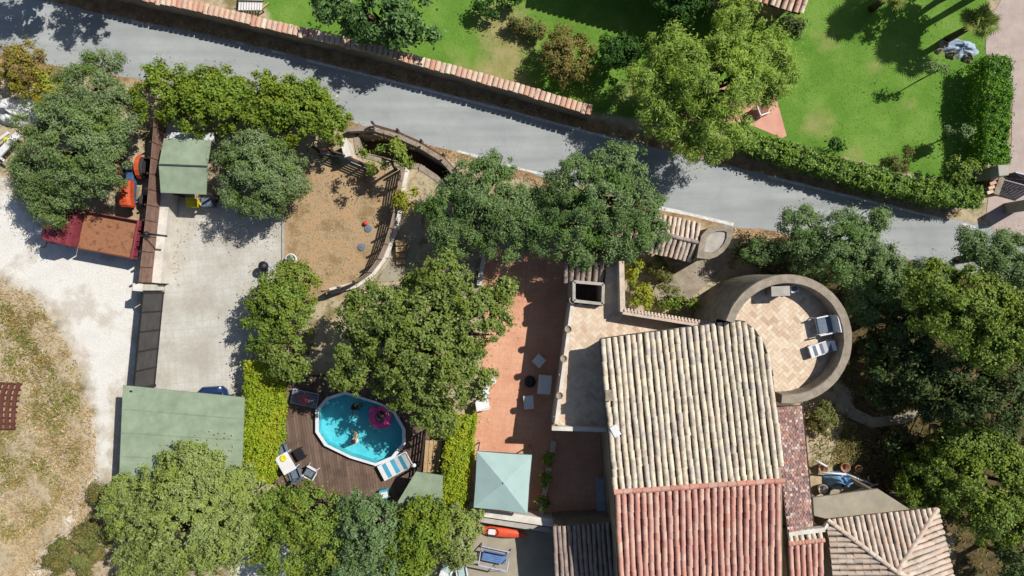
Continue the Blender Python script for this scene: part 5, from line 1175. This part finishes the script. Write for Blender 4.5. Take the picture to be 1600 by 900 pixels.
# dry yard
for px, py, lb_ in ((575,357,'blue grey round cover on the dry yard beside the red ball'), (565,386,'blue grey round cover on the dry yard farther from the red ball')):
    c = at(px, py, .05); mb = MB(); mb.lathe((c.x, c.y, 0), [(.2,0),(.2,.04),(.18,.06),(.05,.07),(.04,.09),(.01,.09)], 20); o = mb.build('pot_cover', M['grey_fabric'], None, smooth=False); tag(o, lb_, 'cover', 'round covers on the dry yard')
c = at(571,349,.12); mb = MB(); mb.lathe((c.x, c.y, .12), [(.12*math.cos(a), .12*math.sin(a)) for a in [math.radians(k) for k in range(-85, 86, 17)]], 16); o = mb.build('red_ball', mat('red_ball_rubber', S(222,70,74), S(200,52,60), 6, .5), None, smooth=True); tag(o, 'small red ball lying on the dry yard', 'ball')
t = thing('garden_urn', 'ornate white garden urn at the lower left of the dry yard', 'urn', at(455,405,0)); c = at(455,405,.5); mb = MB(); mb.lathe((c.x, c.y, 0), [(.16,0),(.18,.05),(.08,.12),(.1,.2),(.24,.42),(.3,.52),(.3,.56),(.24,.56),(.2,.46),(.02,.44)], 16); mb.build('bowl', M['white_plastic'], t, smooth=True)
leaves('foliage', [(c.x, c.y, .62, .22, .2, .14)], 160, .12, .06, LM['bluegreen'], t, clumps=8, cr=.1)
t = thing('barbecue', 'black kettle barbecue at the drive edge by the small tree', 'barbecue', at(411,416,0)); c = at(411,416,.8); mb = MB(); mb.lathe((c.x, c.y, .55), [(.05,0),(.2,.06),(.27,.2),(.27,.22),(.22,.34),(.1,.42),(.02,.44)], 16); mb.build('kettle', M['black'], t, smooth=True)
for k in range(3): mb = MB(); a = k*2.1; mb.bar((c.x+.15*math.cos(a), c.y+.15*math.sin(a), .6), (c.x+.3*math.cos(a), c.y+.3*math.sin(a), 0), .03); mb.build('leg', M['metal_dark'], t)
mb = MB(); mb.bar((c.x+.1, c.y+.2, .8), (c.x+.35, c.y+.25, .82), .03); mb.box((c.x+.38, c.y-.05, .7), (.22, .36, .03)); mb.build('side_tray', M['lilac_metal'], t)
t = thing('garden_steps', 'four pale stone steps between the curved fence and the shaded garden', 'steps', at(628,395,0))
for k in range(4): mb = MB(); c = at(628-k*.6, 380+k*9.5, .1); mb.box((c.x, c.y, .3-k*.075), (.5, .3, .6-k*.15), .06); mb.build('step', M['wood_tan'], t, bevel=.02)
t = MB(); A, B_ = at(757,396,.35), at(748,446,.35); t.bar((A.x, A.y, .17), (B_.x, B_.y, .17), .24, .36); o = t.build('terrace_edge_wall', M['plaster'], None, bevel=.02); tag(o, 'low white wall at the upper left end of the red terrace', 'wall')
# rear yard
f_ = frame_at(at(772,872,.4), math.radians(-12), 0); t = thing('garden_swing', 'pale metal garden swing seat with blue slats in the rear yard', 'swing seat', f_(0,0,0))
for s_ in (-1, 1):
    mb = MB(); mb.tube([f_(s_*.78,-.65,0), f_(s_*.74,-.1,1.45), f_(s_*.78,.5,0)], .035, 8); mb.build('side_frame', M['lilac_metal'], t, smooth=True)
for y, z in ((-.1,1.45), (-.55,.25), (.42,.25)): mb = MB(); mb.bar(f_(-.76,y,z), f_(.76,y,z), .06); mb.build('rail', M['lilac_metal'], t)
for k in range(5): mb = MB(); lb(mb, f_, -.62, .62, -.2+k*.1, -.12+k*.1, .45, .48); mb.build('seat_slat', M['blue_slat'], t)
for k in range(4): mb = MB(); mb.bar(f_(-.62, .32+k*.05, .55+k*.11), f_(.62, .32+k*.05, .55+k*.11), .03, .09); mb.build('back_slat', M['blue_slat'], t)
f_ = frame_at(at(783,832,.25), math.radians(-7), 0); t = thing('kayak', 'orange red kayak lying along the foot of the white parapet', 'kayak', f_(0,0,0)); mb = MB(); sec = [(-1.38,.03,.2,.26),(-1.1,.16,.1,.3),(-.5,.28,.05,.33),(.2,.3,.05,.33),(.8,.22,.07,.32),(1.2,.1,.13,.29),(1.4,.02,.22,.27)]; vs = []
for x, hw, z0, z1 in sec: vs += [f_(x,-hw*.5,z0), f_(x,hw*.5,z0), f_(x,hw,(z0+z1)*.55), f_(x,hw*.55,z1), f_(x,-hw*.55,z1), f_(x,-hw,(z0+z1)*.55)]
k8 = len(sec); mb.add(vs, [list(range(6)), list(range((k8-1)*6, k8*6))[::-1]]+[(i*6+k, i*6+(k+1)%6, (i+1)*6+(k+1)%6, (i+1)*6+k) for i in range(k8-1) for k in range(6)]); mb.build('hull', M['orange_hull'], t, smooth=True)
mb = MB(); mb.tube([f_(-.45+.3*math.cos(a), .2*math.sin(a), .345) for a in [k*math.pi/8 for k in range(16)]], .025, 6, True); mb.build('cockpit_rim', M['black'], t); mb = MB(); lb(mb, f_, -.68, -.3, -.14, .14, .34, .36); mb.build('seat', M['white_plastic'], t, bevel=.01)
for (px, py, a, lb_) in ((700,888,60,'white plastic chair at the bottom edge beside the rear yard trees'), (722,893,100,'white plastic chair at the bottom edge near the blue swing seat')):
    chair('plastic_chair', lb_, at(px, py, .45), math.radians(a), .01, M['white_plastic'], M['parasol'], group='white chairs in the rear yard')
# south-eastern clutter
crumple('blue_tarp', 'crumpled blue tarpaulin beside the grey concrete slab roof', at(1320,755,.7), .72, .56, .75, M['blue_tarp'], 8)
def pole(label, a, b_, z0=.6, z1=.7):
    mb = MB(); mb.tube([at(*a, z0), at(*b_, z1)], .05, 8); o = mb.build('white_pole', M['white_plastic'], None, smooth=True); tag(o, label, 'pole', 'white poles by the blue tarp'); return o
for lb_, a, b_ in (('short white pole slanting left of the round basket', (1272,718), (1292,729)), ('white pole lying level above the blue tarp', (1279,738), (1322,741)), ('long white pole slanting down right of the blue tarp', (1323,741), (1366,758)), ('white pole below the blue tarp beside the slab roof', (1334,768), (1372,756))):
    pole(lb_, a, b_)
def basket(label, px, py, r_, m_):
    c = at(px, py, .4); mb = MB(); mb.lathe((c.x, c.y, 0), [(r_*.7,0),(r_*.95,.3),(r_,.36),(r_*.86,.36),(r_*.6,.06),(.02,.05)], 18); o = mb.build('round_basket', m_, None, smooth=True); tag(o, label, 'basket')
basket('round terracotta pot above the blue tarp', 1322, 731, .26, M['terracotta']); basket('wide clay bowl under the short white pole', 1287, 733, .26, M['terracotta']); basket('pale basket left of the blue tarp', 1287, 765, .26, M['stone_light']); basket('small clay pot right of the round terracotta pot', 1343, 733, .2, M['terracotta'])
mb = MB(); c = at(1305,772,.3); mb.box((c.x, c.y, .15), (.55, .22, .3), -.3); o = mb.build('grey_trough', M['concrete'], None, bevel=.02); tag(o, 'grey trough lying below the pale basket', 'trough')
# far garden
t = thing('garden_bench', 'white slatted bench on the lawn behind the tile capped wall', 'bench', at(392,6,0))
for k in range(9): mb = MB(); mb.bar(at(376+k*4.2,-14,.45), at(374+k*4.2,16,.45), .1, .03); mb.build('slat', M['white_plastic'], t)
mb = MB(); mb.bar(at(372,1,.5), at(412,2,.5), .06); mb.build('rail', M['metal_dark'], t)
for px, py in ((376,-12),(409,-12),(374,14),(408,14)): mb = MB(); c = at(px, py, .4); mb.box((c.x, c.y, .21), (.06, .06, .42)); mb.build('leg', M['metal_dark'], t)
mb = MB(); mb.bar(at(402,20,.08), at(420,4,.08), .08, .05); o = mb.build('pale_plank', M['wood_tan'], None); tag(o, 'pale plank leaning by the white slatted bench on the lawn', 'plank')
chair('garden_chair', 'white garden chair with red cushion on the pink paving under the pale tree', at(1192,171,.45), math.radians(20), .014, M['white_plastic'], M['red_paint'])
crumple('pale_tarp', 'crumpled bluish white sheet beside the clipped hedge on the lawn edge', at(1508,72,.4), .9, .5, .3, mat('pale_blue_sheet', S(186,204,222), S(150,170,196), 5, .6), 12)
for i, (px, py, r_, lb_) in enumerate(((1478,68,.28,'pale boulder left of the bluish sheet'), (1490,84,.3,'dark boulder below the bluish sheet'), (1515,88,.34,'ring shaped boulder under the bluish sheet near the clipped hedge'), (1470,78,.2,'small boulder at the palm shade edge'))):
    o = crumple('boulder', lb_, at(px, py, .2), r_, r_*.85, r_*.8, M['stone'], 40+i, 'boulder', 14)
t = thing('court_gate', 'stone gate pier with tile coping and open metal gate at the right edge', 'gate', at(1570,265,0))
mb = MB(); c = at(1568,266,1.9); mb.box((c.x, c.y, .95), (.5, .55, 1.9), .1); mb.build('pier', M['stone_light'], t, bevel=.03)
for k in range(4): mb = MB(); c = at(1554-k*2.2, 279+k*7, 1.2); mb.box((c.x, c.y, 1.17), (.34, .17, .09), .35); mb.build('coping_tile', M['tile_cap'], t, bevel=.02)
mb = MB(); mb.bar(at(1556,275,.55), at(1545,306,.55), .28, 1.1); mb.build('wing_wall', M['plaster_old'], t)
a, b_ = at(1573,272,.9), at(1640,290,.9); mb = MB()
for z in (.15, 1.5): mb.bar((a.x, a.y, z), (b_.x, b_.y, z), .06)
mb.bar((a.x, a.y, .15), (b_.x, b_.y, 1.5), .04); mb.bar((a.x, a.y, 1.5), (b_.x, b_.y, .15), .04)
mb.build('gate_frame', M['lilac_metal'], t)
for k in range(12): mb = MB(); v = a.lerp(b_, (k+.5)/12); mb.box((v.x, v.y, .82), (.16, .02, 1.3), -.26); mb.build('board', M['metal_dark'], t)
mb = MB(); c = at(1620,318,1.9); mb.box((c.x, c.y, .95), (.5, .55, 1.9), .1); mb.build('pier', M['stone_light'], t)
# ------------------------------------------------------------------ trees, hedges and plants
plant('olive_tree', 'large dark olive tree over the red lorry and orange tractor', 'tree', [(112,225,92,95,2.9,1.7),(150,140,62,55,2.8,1.4),(60,275,40,42,2.4,1.1),(95,300,62,34,2.3,1.0),(175,190,45,50,2.6,1.2),(165,95,28,18,3.2,.7),(176,255,26,44,2.7,.9),(88,332,40,20,2.7,.8)], 'olive', trunk=.22)
plant('olive_tree', 'round grey green olive tree between the small shelter and the dry yard', 'tree', [(403,277,74,72,2.1,1.7),(395,230,34,30,2.4,1.2),(440,280,40,44,2.2,1.2)], 'olive', trunk=.16, dens=1.1)
plant('olive_tree', 'loose olive tree between the ramp railing and the road line', 'tree', [(752,300,55,62,3.0,1.3),(705,325,48,50,2.6,1.1),(775,260,32,28,3.2,.8),(710,370,45,35,2.3,.9),(800,335,50,46,2.8,1.0),(838,330,40,44,2.8,.9),(790,385,40,28,2.5,.8)], 'olive_dark', trunk=.15)
plant('olive_tree', 'biggest olive tree standing over the entrance canopy and red terrace', 'tree', [(925,300,88,72,3.5,1.5),(965,265,58,40,3.7,1.0),(885,360,72,48,3.0,1.1),(990,365,58,46,3.1,1.0),(930,390,55,30,2.8,.9),(1010,330,34,40,3.3,.8)], 'olive_dark', trunk=.22)
plant('olive_tree', 'olive tree between the round tower and the road', 'tree', [(1315,390,82,62,3.0,1.4),(1245,350,34,30,3.0,.8),(1362,450,58,66,2.8,1.2),(1275,400,55,40,2.6,1.0),(1355,345,34,24,3.2,.7),(1190,395,36,24,1.8,.7)], 'olive_dark', trunk=.2)
plant('olive_tree', 'silvery olive tree at the right edge beside the road end', 'tree', [(1562,402,58,42,3.1,1.2),(1515,380,30,26,3.0,.8),(1600,430,40,40,3.0,1.0)], 'olive_dark', trunk=.17)
plant('laurel_hedge', 'tall bright green laurel hedge along the near side of the road', 'hedge', [(245,148,42,48,2.3,1.2),(300,158,50,54,2.3,1.2),(360,162,52,58,2.3,1.2),(420,164,52,58,2.3,1.2),(475,174,52,56,2.3,1.2),(515,192,32,46,2.2,1.1),(330,150,60,40,2.6,1.1),(440,160,60,44,2.6,1.1)], 'laurel', base=(385,170), trunk=.12, dens=1.2)
plant('yellow_shrub', 'yellowing brown shrub in the left corner beside the road', 'shrub', [(34,105,50,42,1.3,1.0)], 'autumn', trunk=.08)
plant('green_shrub', 'yellow green shrub between the yellowing shrub and the big olive', 'shrub', [(82,148,40,34,1.3,.9)], 'yellowgreen', trunk=.07)
plant('magnolia_tree', 'broad leaved dark green tree leaning over the tile capped wall', 'tree', [(600,25,84,52,2.6,1.5),(520,15,45,36,2.4,1.1),(650,55,40,30,2.4,.9)], 'magnolia', trunk=.18)
plant('round_shrub', 'rounded red tipped shrub on the lawn', 'shrub', [(885,88,44,46,1.3,1.2)], 'photinia', trunk=.1)
plant('citrus_tree', 'small dark glossy citrus tree right of the rounded shrub', 'tree', [(965,86,38,36,1.6,1.0)], 'citrus_dark', trunk=.08)
plant('pepper_tree', 'big feathery pale green tree hanging over the road from the garden', 'tree', [(1115,125,80,70,4.0,1.6),(1060,95,56,52,3.6,1.3),(1180,85,58,52,3.7,1.3),(1205,130,40,40,3.4,1.0),(1035,185,45,42,3.0,1.0),(1125,205,58,42,3.2,1.1),(1150,30,38,35,3.6,.9),(1010,130,30,30,3.2,.8),(1090,235,40,22,2.8,.7)], 'willow', trunk=.26)
plant('dark_tree', 'dark leafy tree at the top edge behind the pale feathery tree', 'tree', [(1060,8,50,28,2.4,1.1)], 'citrus_dark', trunk=.12)
plant('shrub', 'dark shrub against the neighbour house corner', 'shrub', [(1232,45,22,28,1.2,.8)], 'shade', trunk=.05)
plant('shrub', 'low dark shrub at the top of the bare lawn path', 'shrub', [(758,14,18,18,.7,.5)], 'citrus_dark', trunk=.04)
plant('shrub', 'low scrubby plants between bare lawn path and rounded shrub', 'shrub', [(815,38,34,14,.5,.4),(840,50,20,14,.5,.4)], 'scrub', trunk=.03)
plant('shrub', 'dark shrub at the top edge left of the lawn path', 'shrub', [(795,2,24,14,.8,.6)], 'citrus_dark', trunk=.04)
plant('shrub', 'small dark green shrub on the lawn near the pink paving', 'shrub', [(1296,234,15,17,.8,.6)], 'citrus_dark', trunk=.04)
plant('shrub', 'reddish twiggy shrub on the lawn above the ivy wall', 'shrub', [(1405,252,30,18,.8,.5)], 'scrub', trunk=.05, dens=.7)
plant('shrub', 'fresh green shrub at the corner of the ivy wall and hedge shade', 'shrub', [(1492,272,27,26,1.2,.9)], 'mixed', trunk=.06)
plant('young_tree', 'slim young tree with blue green tufts beside the hedge shade', 'tree', [(1494,208,34,13,1.5,.6)], 'bluegreen', base=(1478,214), trunk=.04, dens=.6)
plant('sapling', 'thin sparse sapling on the open lawn', 'tree', [(1462,108,26,12,1.9,.4)], 'bluegreen', base=(1437,125), trunk=.03, dens=.35)
hedge_box('clipped_hedge', 'tall clipped hedge wall between the lawn and the paved court', pxs([(1527,103),(1525,264)]), .68, .1, 1.65, 'box', 19000)
iv = pxs([(1150,212),(1230,238),(1330,268),(1430,294),(1490,304),(1535,308)], 1.4)
hedge_box('ivy_wall', 'ivy smothered wall drooping over the far side of the road', [Vector((v.x, v.y, 0)) for v in iv], .52, .25, 1.5, 'ivy', 22000, 'ivy')
mb = MB()
for a, b_ in zip(iv, iv[1:]): mb.bar((a.x, a.y, .55), (b_.x, b_.y, .55), .25, 1.15)
o = mb.build('ivy_core_wall', M['plaster_old'], None); tag(o, 'plaster wall hidden under the ivy along the road', 'wall')
plant('mulberry_tree', 'largest spreading mulberry tree between pool and red terrace', 'tree', [(655,535,105,85,5.0,1.7),(590,490,72,58,4.6,1.3),(735,500,72,62,4.8,1.4),(690,425,50,36,4.5,1.0),(640,605,66,36,4.5,1.1),(720,585,58,52,4.5,1.2),(785,455,28,24,4.4,.7),(680,650,38,36,4.0,.8),(560,555,45,40,4.4,.9),(552,590,34,30,4.6,.8)], 'mulberry', trunk=.26)  # last crown lobe is added to throw shade on the deck corner
plant('fruit_tree', 'medium green tree beside the drive left of the mulberry', 'tree', [(440,478,55,62,2.3,1.2),(420,520,42,38,2.0,.9),(462,440,38,34,2.1,.9)], 'mixed', trunk=.12)
plant('fruit_tree', 'dark small tree at the top of the golden hedge', 'tree', [(455,560,48,38,2.6,.9)], 'mulberry', trunk=.1)
plant('fruit_tree', 'sparse small fruit tree leaning over the slatted fence corner', 'tree', [(605,250,48,34,2.6,.8)], 'mixed', trunk=.07, dens=.42)
plant('lemon_bush', 'yellow green bush beside the top of the curved fence', 'shrub', [(640,312,20,26,1.2,.7)], 'yellowgreen', trunk=.05)
plant('shrub', 'light green low shrub between garden steps and side path', 'shrub', [(690,425,30,26,1.4,.8)][:0] or [(668,440,36,26,1.2,.7)], 'mixed', trunk=.05)
hedge_box('golden_hedge', 'wide golden green hedge between the drive and the pool deck', pxs([(430,562),(424,650),(411,738)]), .98, .1, 1.7, 'privet', 21000)
hedge_box('golden_hedge', 'narrow golden green hedge between the pool shed and the gazebo', pxs([(726,640),(717,720),(706,790)]), .68, .1, 1.7, 'privet', 15000)
plant('citrus_tree', 'huge pale green citrus tree at the bottom left by the carport', 'tree', [(290,810,110,98,3.2,1.7),(205,790,48,56,2.6,1.2),(365,765,48,50,2.8,1.2),(300,730,60,42,3.0,1.1),(240,870,60,50,2.6,1.2),(375,830,44,60,2.6,1.2)], 'citrus', trunk=.2)
plant('fruit_tree', 'yellow green tree below the deck furniture', 'tree', [(480,805,62,50,2.6,1.2),(445,860,48,52,2.4,1.1),(515,860,46,56,2.4,1.1),(430,800,34,40,2.4,1.0)], 'mixed', trunk=.13)
plant('fruit_tree', 'blue green tree at the bottom below the pool', 'tree', [(580,830,56,64,2.9,1.3),(575,890,62,46,2.7,1.1),(555,800,34,34,2.7,.9)], 'bluegreen', trunk=.13)
plant('fruit_tree', 'brightest green tree in front of the small deck shed', 'tree', [(652,835,54,56,2.7,1.2),(664,796,36,22,2.5,.7),(640,880,46,34,2.5,1.0)], 'laurel', trunk=.12)
plant('fruit_tree', 'olive green bush at the foot of the narrow golden hedge', 'shrub', [(716,835,38,52,1.8,1.0),(742,818,20,24,1.5,.6)], 'citrus', trunk=.08, dens=1.1)
plant('shrub', 'green and russet low shrub at the bottom left path', 'shrub', [(120,868,56,38,.7,.6),(160,840,30,40,.7,.5)], 'scrub', trunk=.05, dens=1.2)
plant('shrub', 'small dark shrub between field path and citrus tree', 'shrub', [(160,775,20,26,.7,.5)], 'scrub', trunk=.04)
plant('oak_tree', 'bright yellow green oak at the right beyond the round tower', 'tree', [(1500,480,88,66,6.2,1.5),(1560,500,60,60,6.0,1.3),(1450,450,44,40,5.6,1.1),(1545,545,60,40,5.6,1.1)], 'oak', trunk=.24, dens=1.3)
plant('oak_tree', 'green oak at the lower right beside the hipped outbuilding', 'tree', [(1530,745,92,74,2.7,1.5),(1450,745,54,54,2.0,1.0),(1560,810,58,48,2.6,1.3),(1500,690,60,42,2.8,1.1)], 'oak', trunk=.24, dens=1.3)
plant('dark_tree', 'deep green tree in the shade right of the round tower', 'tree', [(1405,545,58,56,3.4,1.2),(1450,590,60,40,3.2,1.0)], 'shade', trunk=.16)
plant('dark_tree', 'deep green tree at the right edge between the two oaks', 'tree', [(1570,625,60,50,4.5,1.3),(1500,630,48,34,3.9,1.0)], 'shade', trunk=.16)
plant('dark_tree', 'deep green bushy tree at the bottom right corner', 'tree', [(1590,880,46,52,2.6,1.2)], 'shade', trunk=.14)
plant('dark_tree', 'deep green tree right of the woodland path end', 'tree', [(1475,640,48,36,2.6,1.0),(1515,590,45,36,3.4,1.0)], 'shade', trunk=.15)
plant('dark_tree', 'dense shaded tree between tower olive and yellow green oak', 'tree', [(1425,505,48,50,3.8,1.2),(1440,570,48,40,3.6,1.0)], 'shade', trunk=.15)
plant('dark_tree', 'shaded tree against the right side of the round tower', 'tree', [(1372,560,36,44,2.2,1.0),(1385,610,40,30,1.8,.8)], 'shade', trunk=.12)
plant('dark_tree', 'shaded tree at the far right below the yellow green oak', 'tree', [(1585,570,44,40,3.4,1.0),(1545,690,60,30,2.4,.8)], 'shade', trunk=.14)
plant('dark_tree', 'shaded olive like tree between silvery olive and oak at the right', 'tree', [(1445,430,44,28,2.6,.8),(1400,440,36,30,2.4,.8)], 'olive_dark', trunk=.12)
plant('shrub', 'dark undergrowth bush below the woodland path', 'shrub', [(1415,705,38,32,1.0,.7),(1425,735,30,24,.9,.6)], 'shade', trunk=.06)
plant('shrub', 'dry yellow green bush at the foot of the tower by the narrow roof', 'shrub', [(1285,655,24,34,.7,.5)], 'scrub', trunk=.04)
plant('shrub', 'yellow green bush in the court right of the L shaped parapet', 'shrub', [(1000,462,24,22,1.0,.7)], 'yellowgreen', trunk=.05)
plant('shrub', 'russet bush in the court below the entrance canopy', 'shrub', [(1040,440,22,30,1.0,.7),(1030,415,16,16,1.0,.6)], 'scrub', trunk=.05)
plant('shrub', 'green low bush in the court against the tower wall', 'shrub', [(1068,474,26,14,.7,.5),(1045,472,16,12,.6,.4)], 'mixed', trunk=.04)
plant('shrub', 'pale yellow climbing bush by the terrace corridor wall', 'shrub', [(990,420,14,26,1.4,.8)], 'yellowgreen', trunk=.05)
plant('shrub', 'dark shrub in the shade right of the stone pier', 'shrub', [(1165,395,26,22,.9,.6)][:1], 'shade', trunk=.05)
# trees standing just outside the frame whose shade falls into it
plant('road_tree', 'leafy tree above the top left corner shading the road', 'tree', [(150,-112,55,50,5.0,1.4)], 'mulberry', trunk=.18)
plant('road_tree', 'leafy tree left of the top left corner shading the road', 'tree', [(30,-70,60,40,3.5,1.2)], 'mulberry', trunk=.18)
# fan palms
def fan_palm(label, px, py, z, r_, nf, seed, base=None):
    rs = random.Random(seed); c = at(px, py, z); t = thing('fan_palm', label, 'palm tree', (c.x, c.y, 0), 'fan palms at the top right'); mb = MB()
    mb.tube([(c.x, c.y, -.05), (c.x+.03, c.y, z*.5), (c.x, c.y, z-.1)], [.2, .16, .15], 10); mb.build('trunk', M['bark'], t, smooth=True)
    mb = MB()
    for i in range(nf):
        a = rs.uniform(0, 6.28); el = rs.uniform(-.35, 1.1); d = Vector((math.cos(a)*math.cos(el), math.sin(a)*math.cos(el), math.sin(el))); hk = rs.choice((.18, .32, .5, .5)); st = c+d*r_*.05; hub = c+d*r_*hk
        mb.tube([st, hub], [.02, .014], 4); side = d.cross(Vector((0, 0, 1))).normalized(); upv = side.cross(d)
        for k in range(15):
            b0 = math.radians(-105+15*k); e = d*math.cos(b0)+side*math.sin(b0); e = e*.95-Vector((0, 0, .12+.1*abs(math.sin(b0)))); tip = hub+e*r_*.5*rs.uniform(.85, 1.1); w_ = (e.cross(upv)).normalized()*.035; md = hub.lerp(tip, .5)+upv*.02
            mb.add([hub, md+w_, tip, md-w_], [(0, 1, 2, 3)])
    mb.build('crown', LM['palm'], t); return t
fan_palm('small fan palm beside the bluish sheet and clipped hedge', 1532, 32, 2.5, 1.15, 26, 1)
fan_palm('tall fan palm beyond the top edge shading the lawn', 1680, -104, 6.0, 1.35, 30, 2)
fan_palm('tall fan palm beyond the top edge left of the paved court', 1600, -160, 6.0, 1.25, 24, 3)
fan_palm('low fan palm cut by the top edge of the lawn', 1395, -12, 2.0, 1.1, 24, 4)
plant('dark_tree', 'dark tree beyond the top edge shading the lawn corner', 'tree', [(1560,-60,60,50,3.6,1.4)], 'shade', trunk=.16)
# grass
P = np.concatenate([scatter(pxs([(-60,405),(60,465),(120,560),(150,690),(145,900),(-60,960)]), 9000, 0), scatter(pxs([(60,640),(150,640),(150,900),(0,960)]), 2500, 0)]); blades('dry_grass', 'straw coloured dry grass covering the field at the left', 'grass', P, .2, .05, LM['dry'], 1.1)
P = scatter(pxs([(-60,440),(70,490),(125,590),(125,720),(70,820),(-60,880)]), 8500, 0, 1.0); blades('field_weeds', 'green weeds growing in patches through the dry field', 'weeds', P, .17, .07, LM['weed'], .9)
P = scatter(LAWN, 34000, .1); bd = np.max([sdist(P[:,:2], q) for q in BARE+[DRYPATH]], axis=0); P = P[bd < rng.normal(size=len(P))*.3-.1]; P = P[sdist(P[:,:2], pxs([(1170,140),(1211,146),(1229,212),(1222,216),(1160,190),(1090,200),(1050,165),(1130,135)])) < -.05]
blades('lawn_grass', 'green mown grass of the garden lawn beyond the road', 'grass', P, .05, .04, LM['lawn'], 2.2)
P = scatter(YARD, 2500, .1); blades('yard_grass', 'parched short grass of the dry yard', 'grass', P, .1, .03, LM['dry'], 1.2)
def along(pts, n_, spread):
    q = resample(pxs(pts), .2); i = rng.integers(0, len(q), n_); return np.array([(q[k].x+rng.normal()*spread, q[k].y+rng.normal()*spread, 0) for k in i])
P = np.concatenate([along([(205,26),(378,62),(480,86),(800,164),(975,210)], 1300, .12), along([(545,196),(715,246),(862,292),(1010,335)], 900, .15), along([(1150,364),(1330,396),(1440,420)], 900, .16), along([(258,330),(260,330)], 10, .1)])
blades('verge_grass', 'dry tufts growing along both edges of the road', 'grass', P, .16, .05, LM['dry'], 1.0)
P = np.concatenate([scatter(WOODS, 5000, 0), scatter(pxs([(1255,640),(1320,640),(1360,720),(1270,725)]), 700, 0)]); P = P[np.hypot(P[:,0]-tc.x, P[:,1]-tc.y) > ro+.2]
blades('woodland_grass', 'patchy dry undergrowth on the shaded ground at the right', 'undergrowth', P, .2, .06, LM['weed'], 1.0)
def litter(name, label, P, z, m):
    n_ = len(P); NL[0] += n_; a = rng.random(n_)*6.28; t_ = np.column_stack([np.cos(a), np.sin(a), rng.normal(size=n_)*.2]); b2 = np.column_stack([-np.sin(a), np.cos(a), rng.normal(size=n_)*.2]); L = rng.uniform(.03, .07, n_)[:, None]; P = P.copy(); P[:,2] = z+.012
    o = np_mesh(name, np.stack([P-t_*L, P+b2*L*.5, P+t_*L, P-b2*L*.5], 1).reshape(-1, 3), np.arange(4*n_).reshape(-1, 4), m); o['kind'] = 'stuff'; tag(o, label, 'leaves')
litter('fallen_leaves', 'dead leaves scattered on the drive and red terrace', np.concatenate([scatter(pxs([(400,360),(440,360),(440,440),(385,560),(385,620),(350,600)]), 160), scatter(pxs([(265,330),(300,330),(285,450),(262,450)]), 60), scatter(pxs([(760,410),(850,410),(800,560),(760,680),(745,700)]), 150)]), .022, LM['dry'])
litter('roof_leaves', 'dead leaves lying on the large green carport roof', scatter(pxs([(250,690),(370,660),(368,725),(215,725)], 2.4), 45), 2.56, LM['dry'])
print('leaf blades', NL[0], 'objects', len(bpy.data.objects))
